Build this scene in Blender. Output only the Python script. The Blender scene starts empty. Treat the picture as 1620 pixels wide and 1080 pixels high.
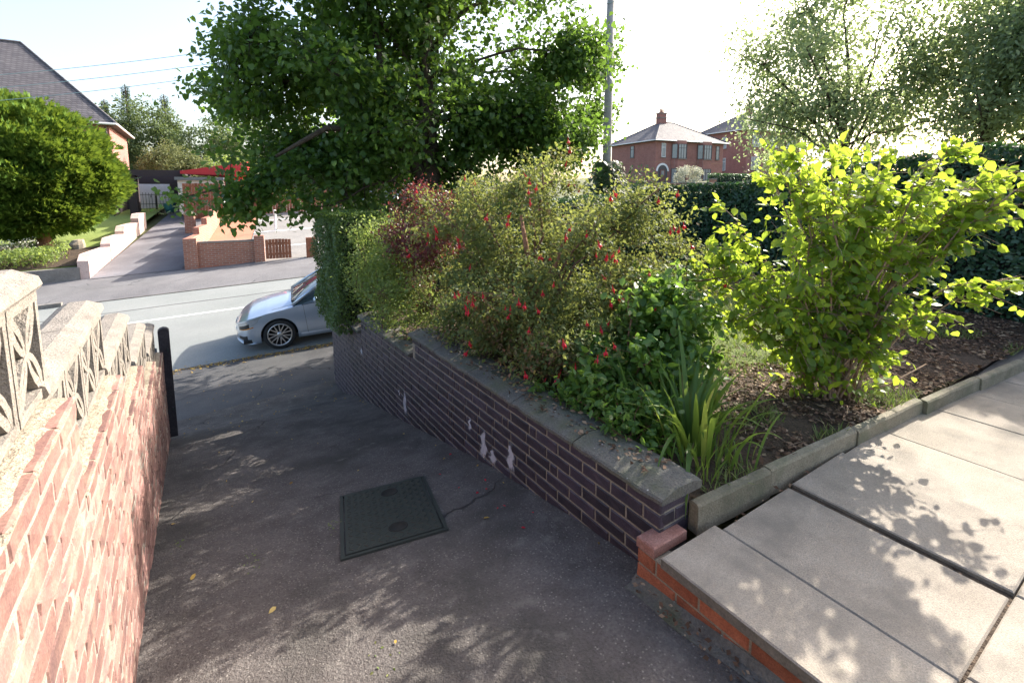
import bpy, bmesh, math, random
import numpy as np
from mathutils import Vector, Matrix, noise
from mathutils.geometry import tessellate_polygon

R = math.radians
S = bpy.context.scene
C = S.collection

# ------------------------------------------------------------------ camera
# world: camera at the origin, +Y runs down the drive to the road, +X is right, Z up
cd = bpy.data.cameras.new("camera")
cam = bpy.data.objects.new("camera", cd)
C.objects.link(cam)
cam.rotation_euler = (R(90 - 7.133), 0, R(-33.232))
cd.sensor_width = 36.0
cd.lens = 16.965
cd.shift_y = -0.0884
cd.clip_start = 0.05
cd.clip_end = 2500
S.camera = cam

# ------------------------------------------------------------------ light
SUN_AZ, SUN_EL = R(80), R(32)          # azimuth from +Y towards +X
w = bpy.data.worlds.new("World")
S.world = w
w.use_nodes = True
nt = w.node_tree
sky = nt.nodes.new("ShaderNodeTexSky")
sky.sky_type = 'NISHITA'
sky.sun_disc = False
sky.sun_elevation = SUN_EL
sky.sun_rotation = SUN_AZ
sky.dust_density = 4.0
sky.air_density = 1.0
sky.ozone_density = 0.6
nt.nodes["Background"].inputs[1].default_value = 0.15
nt.links.new(sky.outputs[0], nt.nodes["Background"].inputs[0])
sl = bpy.data.lights.new("sun", 'SUN')
sl.energy = 4.2
sl.angle = R(0.53)
sl.color = (1.0, 0.94, 0.84)
so = bpy.data.objects.new("sun", sl)
C.objects.link(so)
sd = Vector((math.sin(SUN_AZ) * math.cos(SUN_EL), math.cos(SUN_AZ) * math.cos(SUN_EL), math.sin(SUN_EL)))
so.rotation_euler = sd.to_track_quat('Z', 'Y').to_euler()
so.location = sd * 60
S.view_settings.view_transform = 'Standard'
S.view_settings.look = 'None'
S.view_settings.exposure = 1.65
S.view_settings.gamma = 1.0
S.view_settings.use_curve_mapping = False
S.cycles.max_bounces = 8
S.cycles.transparent_max_bounces = 8

rng = np.random.default_rng(7)
random.seed(7)

# ------------------------------------------------------------------ objects
def link(o, parent=None):
    C.objects.link(o)
    if parent is not None:
        o.parent = parent
    return o

def tag(o, label=None, cat=None, group=None, kind=None):
    if label: o['label'] = label
    if cat: o['category'] = cat
    if group: o['group'] = group
    if kind: o['kind'] = kind
    return o

def empty(name, loc=(0, 0, 0), rz=0.0, **kw):
    o = bpy.data.objects.new(name, None)
    o.empty_display_size = 0.2
    o.location = loc
    o.rotation_euler = (0, 0, rz)
    link(o)
    return tag(o, **kw)

def inst(name, me, parent=None, loc=(0, 0, 0), rot=(0, 0, 0), sc=(1, 1, 1)):
    o = bpy.data.objects.new(name, me)
    o.location = loc
    o.rotation_euler = rot
    o.scale = sc
    return link(o, parent)

class MB:
    """collects shapes into one mesh"""
    def __init__(s):
        s.v, s.f = [], []
    def add(s, v, f):
        n = len(s.v)
        s.v += [tuple(p) for p in v]
        s.f += [tuple(i + n for i in q) for q in f]
        return s
    def box(s, lo, hi, M=None):
        x0, y0, z0 = lo; x1, y1, z1 = hi
        v = [(x0,y0,z0),(x1,y0,z0),(x1,y1,z0),(x0,y1,z0),(x0,y0,z1),(x1,y0,z1),(x1,y1,z1),(x0,y1,z1)]
        if M is not None: v = [M @ Vector(p) for p in v]
        return s.add(v, [(0,3,2,1),(4,5,6,7),(0,1,5,4),(1,2,6,5),(2,3,7,6),(3,0,4,7)])
    def prism(s, prof, a, b, axis='Y', M=None):
        """profile of (u,w) extruded a..b; axis Y: (x,z) profile; X: (y,z); Z: (x,y)"""
        n = len(prof)
        def P(u, w_, t):
            return {'Y': (u, t, w_), 'X': (t, u, w_), 'Z': (u, w_, t)}[axis]
        v = [P(u, w_, a) for u, w_ in prof] + [P(u, w_, b) for u, w_ in prof]
        if M is not None: v = [M @ Vector(p) for p in v]
        f = [tuple(range(n))[::-1], tuple(range(n, 2*n))]
        f += [(i, (i+1) % n, n + (i+1) % n, n + i) for i in range(n)]
        return s.add(v, f)
    def tube(s, pts, rad, n=6, cap=True):
        pts = [Vector(p) for p in pts]
        if not hasattr(rad, '__len__'): rad = [rad] * len(pts)
        vs, fs = [], []
        ref = Vector((0.31, 0.2, 0.93))
        for i, p in enumerate(pts):
            t = (pts[min(i+1, len(pts)-1)] - pts[max(i-1, 0)])
            t = t.normalized() if t.length > 1e-9 else Vector((0, 0, 1))
            a = t.cross(ref)
            if a.length < 1e-3: a = t.cross(Vector((1, 0, 0)))
            a.normalize(); b = t.cross(a)
            for k in range(n):
                q = 2*math.pi*k/n
                vs.append(p + (a*math.cos(q) + b*math.sin(q)) * rad[i])
        for i in range(len(pts)-1):
            for k in range(n):
                fs.append((i*n+k, i*n+(k+1) % n, (i+1)*n+(k+1) % n, (i+1)*n+k))
        if cap:
            fs.append(tuple(range(n))[::-1]); fs.append(tuple(range((len(pts)-1)*n, len(pts)*n)))
        return s.add(vs, fs)
    def lathe(s, prof, n=24, M=None):
        """profile (r,z) about Z"""
        v = []
        for r, z in prof:
            for k in range(n):
                q = 2*math.pi*k/n
                v.append((r*math.cos(q), r*math.sin(q), z))
        if M is not None: v = [M @ Vector(p) for p in v]
        f = []
        for i in range(len(prof)-1):
            for k in range(n):
                f.append((i*n+k, i*n+(k+1) % n, (i+1)*n+(k+1) % n, (i+1)*n+k))
        return s.add(v, f)
    def mesh(s, name, m, smooth=False):
        me = bpy.data.meshes.new(name)
        me.from_pydata([tuple(p) for p in s.v], [], s.f)
        if m is not None: me.materials.append(m)
        if smooth: me.polygons.foreach_set('use_smooth', [True]*len(me.polygons))
        bm = bmesh.new(); bm.from_mesh(me)
        bmesh.ops.recalc_face_normals(bm, faces=bm.faces)
        bm.to_mesh(me); bm.free()
        return me
    def build(s, name, m, parent=None, smooth=False, loc=(0, 0, 0), rot=(0, 0, 0)):
        return inst(name, s.mesh(name, m, smooth), parent, loc, rot)

def np_mesh(name, V, F, m, rnd=None, smooth=False):
    """V (n,3); F (k,3 or 4) int array"""
    me = bpy.data.meshes.new(name)
    V = np.asarray(V, np.float32); F = np.asarray(F, np.int32)
    k = F.shape[1]
    me.vertices.add(len(V)); me.vertices.foreach_set('co', V.ravel())
    me.loops.add(F.size); me.loops.foreach_set('vertex_index', F.ravel())
    me.polygons.add(len(F)); me.polygons.foreach_set('loop_start', np.arange(0, F.size, k, dtype=np.int32))
    if smooth: me.polygons.foreach_set('use_smooth', np.ones(len(F), bool))
    if rnd is not None:
        at = me.attributes.new('rnd', 'FLOAT', 'POINT')
        at.data.foreach_set('value', np.asarray(rnd, np.float32))
    me.update(calc_edges=True)
    me.materials.append(m)
    return me

# ------------------------------------------------------------------ materials
def new_mat(name):
    m = bpy.data.materials.new(name); m.use_nodes = True
    t = m.node_tree
    return m, t, t.nodes["Principled BSDF"]

def nd(t, typ, **kw):
    n = t.nodes.new(typ)
    for k, v in kw.items():
        if k.startswith('i_'):
            key = k[2:]
            n.inputs[int(key) if key.isdigit() else key.replace('_', ' ')].default_value = v
        else:
            setattr(n, k, v)
    return n

def ramp(t, fac, stops, interp='LINEAR'):
    r = nd(t, "ShaderNodeValToRGB"); r.color_ramp.interpolation = interp
    e = r.color_ramp.elements
    while len(e) > 1: e.remove(e[-1])
    e[0].position = stops[0][0]; e[0].color = (*stops[0][1], 1)
    for p, c in stops[1:]:
        q = e.new(p); q.color = (*c, 1)
    t.links.new(fac, r.inputs[0])
    return r.outputs[0]

def mixc(t, fac, a, b, mode='MIX'):
    n = nd(t, "ShaderNodeMix", data_type='RGBA', blend_type=mode)
    for sock, v in ((0, fac), (6, a), (7, b)):
        if isinstance(v, (int, float)): n.inputs[sock].default_value = v
        elif isinstance(v, tuple): n.inputs[sock].default_value = (*v, 1) if len(v) == 3 else v
        else: t.links.new(v, n.inputs[sock])
    return n.outputs[2]

def math_(t, op, a, b=0.0):
    n = nd(t, "ShaderNodeMath", operation=op)
    for i, v in enumerate((a, b)):
        if isinstance(v, (int, float)): n.inputs[i].default_value = v
        else: t.links.new(v, n.inputs[i])
    return n.outputs[0]

def noise_(t, vec, scale, detail=4, rough=.55):
    n = nd(t, "ShaderNodeTexNoise"); n.inputs['Scale'].default_value = scale
    n.inputs['Detail'].default_value = detail; n.inputs['Roughness'].default_value = rough
    t.links.new(vec, n.inputs['Vector'])
    return n.outputs['Fac']

def grain(name, c0, c1, scale=6.0, rough=.85, bump=.3, fine=60.0, speck=None, speck_amt=.12, stain=None, stain_scale=1.3,
          stain_amt=.5, rand=0.0, spec=.3, crack=None, dist=.01, wash=None):
    """mottled mineral surface: two colours by noise, fine grain, optional specks, stains, cracks and a per-object tint"""
    m, t, b = new_mat(name)
    geo = nd(t, "ShaderNodeNewGeometry")
    vec = geo.outputs['Position']
    fac = noise_(t, vec, scale, 6, .65)
    col = ramp(t, fac, [(.3, c0), (.7, c1)])
    fn = noise_(t, vec, fine, 3, .7)
    col = mixc(t, .55, col, ramp(t, fn, [(.3, (.45, .45, .45)), (.5, (.95, .95, .95)), (.72, (1.5, 1.5, 1.48))]), 'MULTIPLY')
    hgt = fn
    if speck:
        vo = nd(t, "ShaderNodeTexVoronoi"); vo.inputs['Scale'].default_value = fine * 1.1
        t.links.new(vec, vo.inputs['Vector'])
        k = ramp(t, vo.outputs['Color'], [(1 - speck_amt - .02, (0, 0, 0)), (1 - speck_amt, (1, 1, 1))])
        near = ramp(t, vo.outputs['Distance'], [(.25, (1, 1, 1)), (.5, (0, 0, 0))])
        col = mixc(t, mixc(t, 1.0, k, near, 'MULTIPLY'), col, speck)
    if stain:
        sn = noise_(t, vec, stain_scale, 5, .6)
        col = mixc(t, mixc(t, 1.0, ramp(t, sn, [(.48, (0, 0, 0)), (.66, (1, 1, 1))]), (stain_amt,)*3, 'MULTIPLY'), col, stain)
    if wash:
        wc, ws, lo, hi = wash
        sn = noise_(t, vec, ws, 7, .7)
        col = mixc(t, ramp(t, sn, [(lo, (0, 0, 0)), (hi, (1, 1, 1))]), col, wc)
    if crack:
        wv = nd(t, "ShaderNodeTexNoise"); wv.inputs['Scale'].default_value = 5.0; wv.inputs['Detail'].default_value = 5
        t.links.new(vec, wv.inputs['Vector'])
        ad = nd(t, "ShaderNodeVectorMath", operation='MULTIPLY_ADD')
        t.links.new(wv.outputs['Color'], ad.inputs[0]); ad.inputs[1].default_value = (.22, .22, .22)
        t.links.new(vec, ad.inputs[2])
        vo = nd(t, "ShaderNodeTexVoronoi", feature='DISTANCE_TO_EDGE'); vo.inputs['Scale'].default_value = crack[1]
        t.links.new(ad.outputs[0], vo.inputs['Vector'])
        line = ramp(t, vo.outputs['Distance'], [(.0, (1, 1, 1)), (crack[2], (0, 0, 0))])
        msk = ramp(t, noise_(t, vec, .9, 2), [(.47, (0, 0, 0)), (.56, (1, 1, 1))])
        ck = mixc(t, 1.0, line, msk, 'MULTIPLY')
        col = mixc(t, ck, col, crack[0])
        hgt = math_(t, 'SUBTRACT', hgt, math_(t, 'MULTIPLY', ck, 1.5))
    if rand:
        oi = nd(t, "ShaderNodeObjectInfo")
        col = mixc(t, 1.0, col, ramp(t, oi.outputs['Random'], [(0, (1-rand,)*3), (.5, (1, 1-rand*.15, 1-rand*.2)), (1, (1+rand, 1+rand*.9, 1+rand*.85))]), 'MULTIPLY')
    t.links.new(col, b.inputs['Base Color'])
    b.inputs['Roughness'].default_value = rough
    b.inputs['Specular IOR Level'].default_value = spec
    bp = nd(t, "ShaderNodeBump"); bp.inputs['Strength'].default_value = bump; bp.inputs['Distance'].default_value = dist
    t.links.new(hgt, bp.inputs['Height']); t.links.new(bp.outputs[0], b.inputs['Normal'])
    return m

def plain(name, c, rough=.5, metal=0.0, spec=.5, coat=0.0, var=.12, scale=9.0):
    m, t, b = new_mat(name)
    geo = nd(t, "ShaderNodeNewGeometry")
    f = noise_(t, geo.outputs['Position'], scale, 5, .6)
    col = ramp(t, f, [(.3, tuple(x*(1-var) for x in c)), (.7, tuple(x*(1+var) for x in c))])
    t.links.new(col, b.inputs['Base Color'])
    b.inputs['Roughness'].default_value = rough; b.inputs['Metallic'].default_value = metal
    b.inputs['Specular IOR Level'].default_value = spec; b.inputs['Coat Weight'].default_value = coat
    return m

def leafmat(name, stops, trans, rough=.45, tw=.45, spec=.4):
    """stops: colours along the per-leaf random value; trans: colour of light coming through"""
    m, t, b = new_mat(name)
    at = nd(t, "ShaderNodeAttribute", attribute_name='rnd')
    col = ramp(t, at.outputs['Fac'], stops)
    t.links.new(col, b.inputs['Base Color'])
    b.inputs['Roughness'].default_value = rough; b.inputs['Specular IOR Level'].default_value = spec
    tr = nd(t, "ShaderNodeBsdfTranslucent")
    tc = mixc(t, 1.0, mixc(t, .5, col, (.5, .5, .5)), trans, 'MULTIPLY')
    t.links.new(mixc(t, .55, tc, trans), tr.inputs['Color'])
    mx = nd(t, "ShaderNodeMixShader"); mx.inputs[0].default_value = tw
    t.links.new(b.outputs[0], mx.inputs[1]); t.links.new(tr.outputs[0], mx.inputs[2])
    t.links.new(mx.outputs[0], t.nodes["Material Output"].inputs[0])
    return m

def brickmat(name, c0, c1, mortar, bw=.225, bh=.075, axes=(1, 0), rough=.85, msize=.012):
    """brickwork too far off for its bricks to be told apart; u along the wall, v = height"""
    m, t, b = new_mat(name)
    tc = nd(t, "ShaderNodeTexCoord")
    sp = nd(t, "ShaderNodeSeparateXYZ"); t.links.new(tc.outputs['Object'], sp.inputs[0])
    u = math_(t, 'ADD', sp.outputs[0], sp.outputs[1])
    cb = nd(t, "ShaderNodeCombineXYZ"); t.links.new(u, cb.inputs[0]); t.links.new(sp.outputs[2], cb.inputs[1])
    br = nd(t, "ShaderNodeTexBrick"); t.links.new(cb.outputs[0], br.inputs['Vector'])
    br.inputs['Scale'].default_value = 1; br.inputs['Brick Width'].default_value = bw; br.inputs['Row Height'].default_value = bh
    br.inputs['Mortar Size'].default_value = msize; br.inputs['Bias'].default_value = 0
    br.inputs['Color1'].default_value = (*c0, 1); br.inputs['Color2'].default_value = (*c1, 1); br.inputs['Mortar'].default_value = (*mortar, 1)
    n = noise_(t, tc.outputs['Object'], 1.4, 6, .65)
    col = mixc(t, .5, br.outputs['Color'], ramp(t, n, [(.3, (.7, .7, .7)), (.7, (1.25, 1.25, 1.25))]), 'MULTIPLY')
    t.links.new(col, b.inputs['Base Color']); b.inputs['Roughness'].default_value = rough
    bp = nd(t, "ShaderNodeBump"); bp.inputs['Strength'].default_value = .5; bp.inputs['Distance'].default_value = .01
    t.links.new(math_(t, 'SUBTRACT', 1.0, br.outputs['Fac']), bp.inputs['Height']); t.links.new(bp.outputs[0], b.inputs['Normal'])
    return m

def roofmat(name, c0, c1, rh=.16, bw=.25):
    m, t, b = new_mat(name)
    tc = nd(t, "ShaderNodeTexCoord")
    sp = nd(t, "ShaderNodeSeparateXYZ"); t.links.new(tc.outputs['Object'], sp.inputs[0])
    u = math_(t, 'ADD', sp.outputs[0], sp.outputs[1])
    cb = nd(t, "ShaderNodeCombineXYZ"); t.links.new(u, cb.inputs[0]); t.links.new(sp.outputs[2], cb.inputs[1])
    br = nd(t, "ShaderNodeTexBrick"); t.links.new(cb.outputs[0], br.inputs['Vector'])
    br.inputs['Scale'].default_value = 1; br.inputs['Brick Width'].default_value = bw; br.inputs['Row Height'].default_value = rh
    br.inputs['Mortar Size'].default_value = .02; br.inputs['Mortar Smooth'].default_value = .6
    br.inputs['Color1'].default_value = (*c0, 1); br.inputs['Color2'].default_value = (*c1, 1); br.inputs['Mortar'].default_value = (*[x*.45 for x in c0], 1)
    n = noise_(t, tc.outputs['Object'], .8, 6, .7)
    col = mixc(t, .6, br.outputs['Color'], ramp(t, n, [(.3, (.7, .7, .7)), (.7, (1.3, 1.3, 1.25))]), 'MULTIPLY')
    t.links.new(col, b.inputs['Base Color']); b.inputs['Roughness'].default_value = .8
    bp = nd(t, "ShaderNodeBump"); bp.inputs['Strength'].default_value = .6; bp.inputs['Distance'].default_value = .03
    t.links.new(math_(t, 'SUBTRACT', 1.0, br.outputs['Fac']), bp.inputs['Height']); t.links.new(bp.outputs[0], b.inputs['Normal'])
    return m

m_drive = grain('drive_concrete', (.076, .066, .062), (.142, .126, .118), 4.0, .92, 1.0, 78, speck=(.22, .20, .18), speck_amt=.24,
                stain=(.050, .048, .043), stain_scale=1.3, stain_amt=.75, crack=((.05, .046, .043), .30, .0028), dist=.016, wash=((.175, .16, .145), 6.5, .57, .74))
m_tarmac = grain('pavement_asphalt', (.055, .054, .056), (.09, .088, .09), 1.5, .85, .4, 70, speck=(.25, .24, .23), speck_amt=.06,
                 crack=((.03, .03, .03), .35, .006), stain=(.12, .118, .112), stain_scale=.6, stain_amt=.4)  # asphalt darkened beyond its own tone to stand in for deep shade
m_tarmac_far = grain('far_pavement_asphalt', (.13, .125, .13), (.19, .185, .19), .9, .85, .3, 40, speck=(.25, .24, .23), speck_amt=.06,
                 crack=((.06, .06, .06), .4, .01), stain=(.09, .09, .09), stain_scale=.5, stain_amt=.5)
m_road = grain('road_asphalt', (.19, .205, .20), (.235, .245, .24), .6, .75, .25, 55, speck=(.3, .3, .3), speck_amt=.08,
               stain=(.17, .18, .18), stain_scale=.25, stain_amt=.6)
m_blue = grain('dark_engineering_brick', (.023, .0185, .031), (.044, .033, .047), 9, .5, .25, 120, rand=.38, spec=.5,
               wash=((.07, .06, .075), 3.0, .62, .85))
m_mortar = grain('pale_mortar', (.19, .165, .13), (.27, .235, .19), 8, .95, .4, 140)
m_red = grain('weathered_red_brick', (.150, .086, .082), (.265, .150, .122), 14, .92, .3, 150, rand=.36,
              wash=((.32, .24, .19), 7.0, .52, .84), dist=.003)
m_mortar2 = grain('lime_mortar', (.21, .185, .155), (.29, .26, .225), 9, .95, .6, 120)
m_orange = grain('orange_brick', (.23, .07, .038), (.33, .115, .062), 18, .85, .5, 150, rand=.25)
m_capbrick = grain('pink_worn_brick', (.25, .11, .085), (.36, .20, .165), 16, .9, .5, 140, speck=(.5, .42, .36), speck_amt=.05)
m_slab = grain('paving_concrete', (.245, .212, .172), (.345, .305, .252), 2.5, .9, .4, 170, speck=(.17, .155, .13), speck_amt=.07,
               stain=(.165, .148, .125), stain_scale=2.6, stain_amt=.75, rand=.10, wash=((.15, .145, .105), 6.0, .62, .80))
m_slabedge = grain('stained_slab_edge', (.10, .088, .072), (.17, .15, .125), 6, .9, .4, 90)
m_kerb = grain('mossy_kerb_concrete', (.15, .135, .095), (.27, .24, .18), 5, .92, .5, 90, stain=(.11, .12, .075), stain_scale=4, stain_amt=.7, rand=.15,
               speck=(.4, .38, .33), speck_amt=.05)
m_coping = grain('grey_coping_concrete', (.085, .082, .074), (.17, .162, .145), 4, .92, .9, 80, stain=(.075, .085, .045), stain_scale=4, stain_amt=.8,
                 speck=(.42, .41, .38), speck_amt=.06, rand=.1)
m_screen = grain('cast_stone', (.195, .172, .15), (.30, .27, .235), 10, .95, .9, 110, speck=(.25, .22, .18), speck_amt=.08, dist=.012, rand=.06)
m_ledge = grain('ledge_mortar', (.24, .20, .15), (.34, .29, .225), 7, .95, .9, 60, speck=(.12, .10, .08), speck_amt=.07, dist=.012)
m_soil = grain('garden_soil', (.045, .032, .022), (.10, .07, .048), 6, .95, 1.0, 45, speck=(.20, .13, .085), speck_amt=.12, dist=.03)
m_grassground = grain('grass_ground', (.07, .10, .025), (.16, .19, .055), 3, .95, .8, 40, dist=.03)
m_ground = grain('rough_ground', (.06, .08, .025), (.11, .11, .05), .4, .95, .6, 10)
m_forecourt = grain('red_forecourt_paving', (.40, .17, .105), (.46, .21, .14), 1.2, .85, .3, 30)
m_pavers = grain('grey_forecourt_paving', (.20, .19, .18), (.26, .25, .235), 1.0, .85, .3, 30)
m_drive2 = grain('dark_drive_asphalt', (.12, .115, .125), (.17, .165, .175), .9, .85, .3, 40, stain=(.28, .27, .29), stain_scale=.45, stain_amt=.35)
m_white = plain('white_paint', (.78, .78, .77), .6, var=.04)
m_iron = plain('cast_iron', (.032, .038, .034), .55, .3, .5)
m_timber_dark = grain('dark_timber', (.028, .022, .024), (.05, .04, .042), 12, .8, .4, 60)
m_timber_brown = grain('brown_stained_timber', (.20, .075, .04), (.29, .12, .07), 5, .8, .3, 50, rand=.18)
m_carport = plain('dark_brown_paint', (.040, .026, .030), .7)
m_bark = grain('bark', (.045, .034, .026), (.10, .078, .058), 9, .95, 1.0, 40, dist=.03)
m_bark_pale = grain('tan_stem_bark', (.20, .13, .085), (.34, .24, .17), 14, .9, .6, 70)
m_bark_red = grain('rusty_bark', (.20, .09, .055), (.34, .18, .12), 8, .9, .8, 40)
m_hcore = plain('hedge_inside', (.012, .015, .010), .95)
m_twig = grain('brown_twig', (.10, .055, .035), (.19, .11, .075), 14, .9, .4, 70)
m_pole = grain('weathered_pole_timber', (.30, .275, .255), (.42, .39, .365), 4, .9, .5, 40)
m_red_paint = plain('red_canopy_paint', (.55, .03, .035), .5, var=.06)
m_glass = plain('window_glass', (.18, .21, .24), .05, 0, .9, var=.2, scale=.6)
m_frame = plain('white_window_frame', (.70, .70, .70), .5, var=.03)
m_darkframe = plain('dark_window_frame', (.06, .055, .06), .6)
m_chalk = plain('salt_deposit', (.48, .46, .52), .9, var=.35, scale=40)

# foliage
m_lime = leafmat('lime_leaf', [(0, (.026, .060, .015)), (.55, (.052, .110, .024)), (.88, (.09, .155, .030)), (.975, (.16, .15, .03)), (1, (.30, .17, .03))],
                 (.26, .44, .06), .4, .42)
m_lime2 = leafmat('pale_tree_leaf', [(0, (.11, .16, .105)), (.6, (.17, .225, .15)), (1, (.27, .29, .15))], (.50, .62, .26), .45, .55)  # leaf colours lightened to paint lens glare over the street trees
m_mock = leafmat('bright_green_leaf', [(0, (.065, .145, .024)), (.6, (.105, .205, .034)), (.93, (.165, .26, .045)), (.985, (.34, .26, .06)), (1, (.40, .24, .10))],
                 (.60, .76, .07), .42, .56)
m_fuch = leafmat('small_grey_green_leaf', [(0, (.045, .080, .03)), (.45, (.085, .130, .048)), (.70, (.13, .155, .065)), (.80, (.21, .12, .08)), (1, (.36, .13, .09))],
                 (.42, .46, .11), .6, .42, .22)
m_berb = leafmat('purple_leaf', [(0, (.06, .018, .026)), (.6, (.12, .04, .045)), (1, (.20, .09, .07))], (.36, .08, .07), .4, .32)
m_lonicera = leafmat('tiny_hedge_leaf', [(0, (.035, .075, .02)), (.6, (.07, .125, .034)), (1, (.13, .18, .055))], (.32, .46, .08), .4, .32)
m_light = leafmat('light_green_leaf', [(0, (.08, .13, .035)), (.6, (.15, .21, .06)), (1, (.25, .28, .11))], (.50, .62, .14), .5, .46)
m_hedge = leafmat('dark_hedge_leaf', [(0, (.018, .05, .026)), (.6, (.032, .08, .038)), (1, (.06, .12, .055))], (.14, .30, .08), .35, .28, .5)
m_peren = leafmat('glossy_green_leaf', [(0, (.04, .10, .022)), (.6, (.075, .155, .034)), (1, (.14, .22, .055))], (.36, .58, .08), .38, .44, .45)
m_blade = leafmat('strap_leaf', [(0, (.05, .12, .024)), (.7, (.09, .17, .036)), (.88, (.18, .21, .06)), (1, (.34, .24, .11))], (.40, .54, .08), .45, .45)
m_cyp = leafmat('cypress_spray', [(0, (.036, .085, .014)), (.5, (.075, .145, .022)), (1, (.15, .225, .04))], (.34, .46, .05), .6, .25, .2)
m_bg = leafmat('far_tree_leaf', [(0, (.05, .08, .04)), (.5, (.085, .12, .055)), (1, (.14, .17, .07))], (.26, .34, .10), .6, .3, .2)
m_bg2 = leafmat('far_olive_leaf', [(0, (.10, .12, .05)), (.5, (.15, .17, .075)), (1, (.22, .22, .11))], (.30, .34, .12), .6, .3, .2)
m_conifer = leafmat('far_conifer_needles', [(0, (.04, .075, .055)), (1, (.08, .12, .085))], (.16, .24, .12), .7, .2, .2)
m_ivy = leafmat('ivy_leaf', [(0, (.02, .05, .022)), (1, (.06, .11, .05))], (.18, .32, .08), .35, .3)
m_grass = leafmat('grass_blade', [(0, (.07, .12, .025)), (.6, (.13, .18, .045)), (1, (.26, .25, .10))], (.34, .46, .09), .6, .35)
m_litter = leafmat('dry_litter', [(0, (.05, .03, .02)), (.4, (.12, .07, .045)), (.75, (.22, .14, .09)), (1, (.36, .27, .18))], (.2, .12, .06), .8, .15, .2)
m_fallen = leafmat('fallen_yellow_leaf', [(0, (.22, .12, .04)), (.6, (.42, .27, .06)), (1, (.55, .42, .16))], (.4, .3, .05), .7, .2, .2)
m_flower = leafmat('fuchsia_red', [(0, (.42, .008, .02)), (1, (.62, .02, .045))], (.75, .02, .05), .4, .4)
m_whitefl = leafmat('pale_flower', [(0, (.30, .34, .22)), (.5, (.5, .5, .42)), (1, (.7, .68, .62))], (.5, .5, .35), .6, .3, .2)

# ------------------------------------------------------------------ road frame
AL = R(9)
RD = Vector((math.cos(AL), -math.sin(AL), 0)); RE = Vector((math.sin(AL), math.cos(AL), 0))
RO = Vector((1.414, 11.133, -3.4))
def de(x, y):
    x -= RO.x; y -= RO.y
    return x*RD.x + y*RD.y, x*RE.x + y*RE.y
def xy(d, e):
    return RO.x + d*RD.x + e*RE.x, RO.y + d*RD.y + e*RE.y
def P(d, e, z): return Vector((*xy(d, e), z))
def sat(t): return max(0.0, min(1.0, t))
def zroad(d, e):
    dd = max(-60.0, min(70.0, d))
    return -3.4 + .06*dd + .04*e
def zfar(d, e):
    """far side, e >= 7.35"""
    z = zroad(d, 7.35) + .03 + .08*sat((e-7.35)/.5) + .098*min(e-7.35, 2.65)
    up = .135 - .065*sat((d-4)/10)
    if e > 10: z += up*(min(e, 24)-10)
    if e > 24: z += .03*(min(e, 60)-24)
    return z
def znear(d, e):
    """near pavement and beyond, e <= -.25"""
    z = zroad(d, -.25) + .05 + .036*min(-.25-e, 2.9)
    return z
YS = [-4, 0, 1.5, 2.05, 2.98, 4.81, 6.24, 8.07, 9.2]; ZS = [-1.40, -1.70, -1.872, -1.943, -2.10, -2.508, -2.812, -3.252, -3.42]
def zd(y): return float(np.interp(y, YS, ZS))

def sheet(name, m, us, vs, fn, **kw):
    V = [fn(u, v) for v in vs for u in us]
    n = len(us)
    F = [(j*n+i, j*n+i+1, (j+1)*n+i+1, (j+1)*n+i) for j in range(len(vs)-1) for i in range(n-1)]
    return tag(inst(name, np_mesh(name, V, F, m, smooth=True)), **kw)

# ------------------------------------------------------------------ the ground
def g_ground(d, e):
    if e > 0: z = (zfar(d, e) if e > 7.35 else zroad(d, e)) - .12
    else:
        z = znear(d, e) - .12
        if e < -3.0:
            x, y = xy(d, e)
            z = min(z + .16*(min(-e, 14)-3.0), zd(min(max(y, -4), 8)) - .3) if d < 12 else z + .03*(min(-e, 14)-3)
    if abs(d) > 70 or e > 60 or e < -40: z -= .25
    return (*xy(d, e), z)
ds = [-900, -400, -200, -100, -60] + list(np.arange(-40, 72, 2.0)) + [90, 140, 220, 400, 900]
es = [-900, -300, -100, -40] + list(np.arange(-20, 8, 1.0)) + [7.35, 10] + list(np.arange(11, 26, 1.0)) + [30, 36, 45, 60, 90, 160, 400, 900]
es = sorted(set([float(x) for x in es]))
sheet('ground', m_ground, ds, es, g_ground, kind='structure', label='rough ground under the gardens and houses')
dr = list(np.arange(-60, 71, 2.0))
road = sheet('road', m_road, dr, [-.25, 1.5, 3, 4.5, 6, 7.35], lambda d, e: (*xy(d, e), zroad(d, e)), kind='structure',
      label='pale grey sloping asphalt road')
def strip(name, m, d0, d1, e0, e1, dz, parent, n=24, wob=0):
    us = np.linspace(d0, d1, n)
    V, F = [], []
    for i, d in enumerate(us):
        wv = wob*math.sin(d*1.7)
        for e in (e0+wv, e1+wv): V.append((*xy(d, e), zroad(d, e)+dz))
    F = [(2*i, 2*i+2, 2*i+3, 2*i+1) for i in range(n-1)]
    return inst(name, np_mesh(name, V, F, m), parent)
strip('road_marking', m_white, -9.0, 9.0, 4.12, 4.21, .004, road)
strip('road_marking', m_white, -22, -12, 4.12, 4.21, .004, road)
strip('asphalt_joint', m_tarmac, -30, 40, 5.62, 5.68, .004, road, 40, .03)
strip('gutter_edge', grain('gutter_stone', (.22, .20, .17), (.32, .29, .25), 5, .9, .4, 50), -30, 40, -.25, -.10, .005, road, 40)
sheet('pavement', m_tarmac, dr, list(np.linspace(-3.3, -.25, 6)), lambda d, e: (*xy(d, e), znear(d, e)+.001), kind='structure',
      label='dark asphalt pavement, darkened further for shade, at the foot of the drive')
sheet('far_pavement', m_tarmac_far, dr, [7.35, 7.5, 7.6, 7.85, 8.5, 9.3, 10.0, 10.9], lambda d, e: (*xy(d, e), zfar(d, min(e, 10))+.001+.098*max(0, e-10)), kind='structure',
      label='wide grey pavement across the road')
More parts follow.
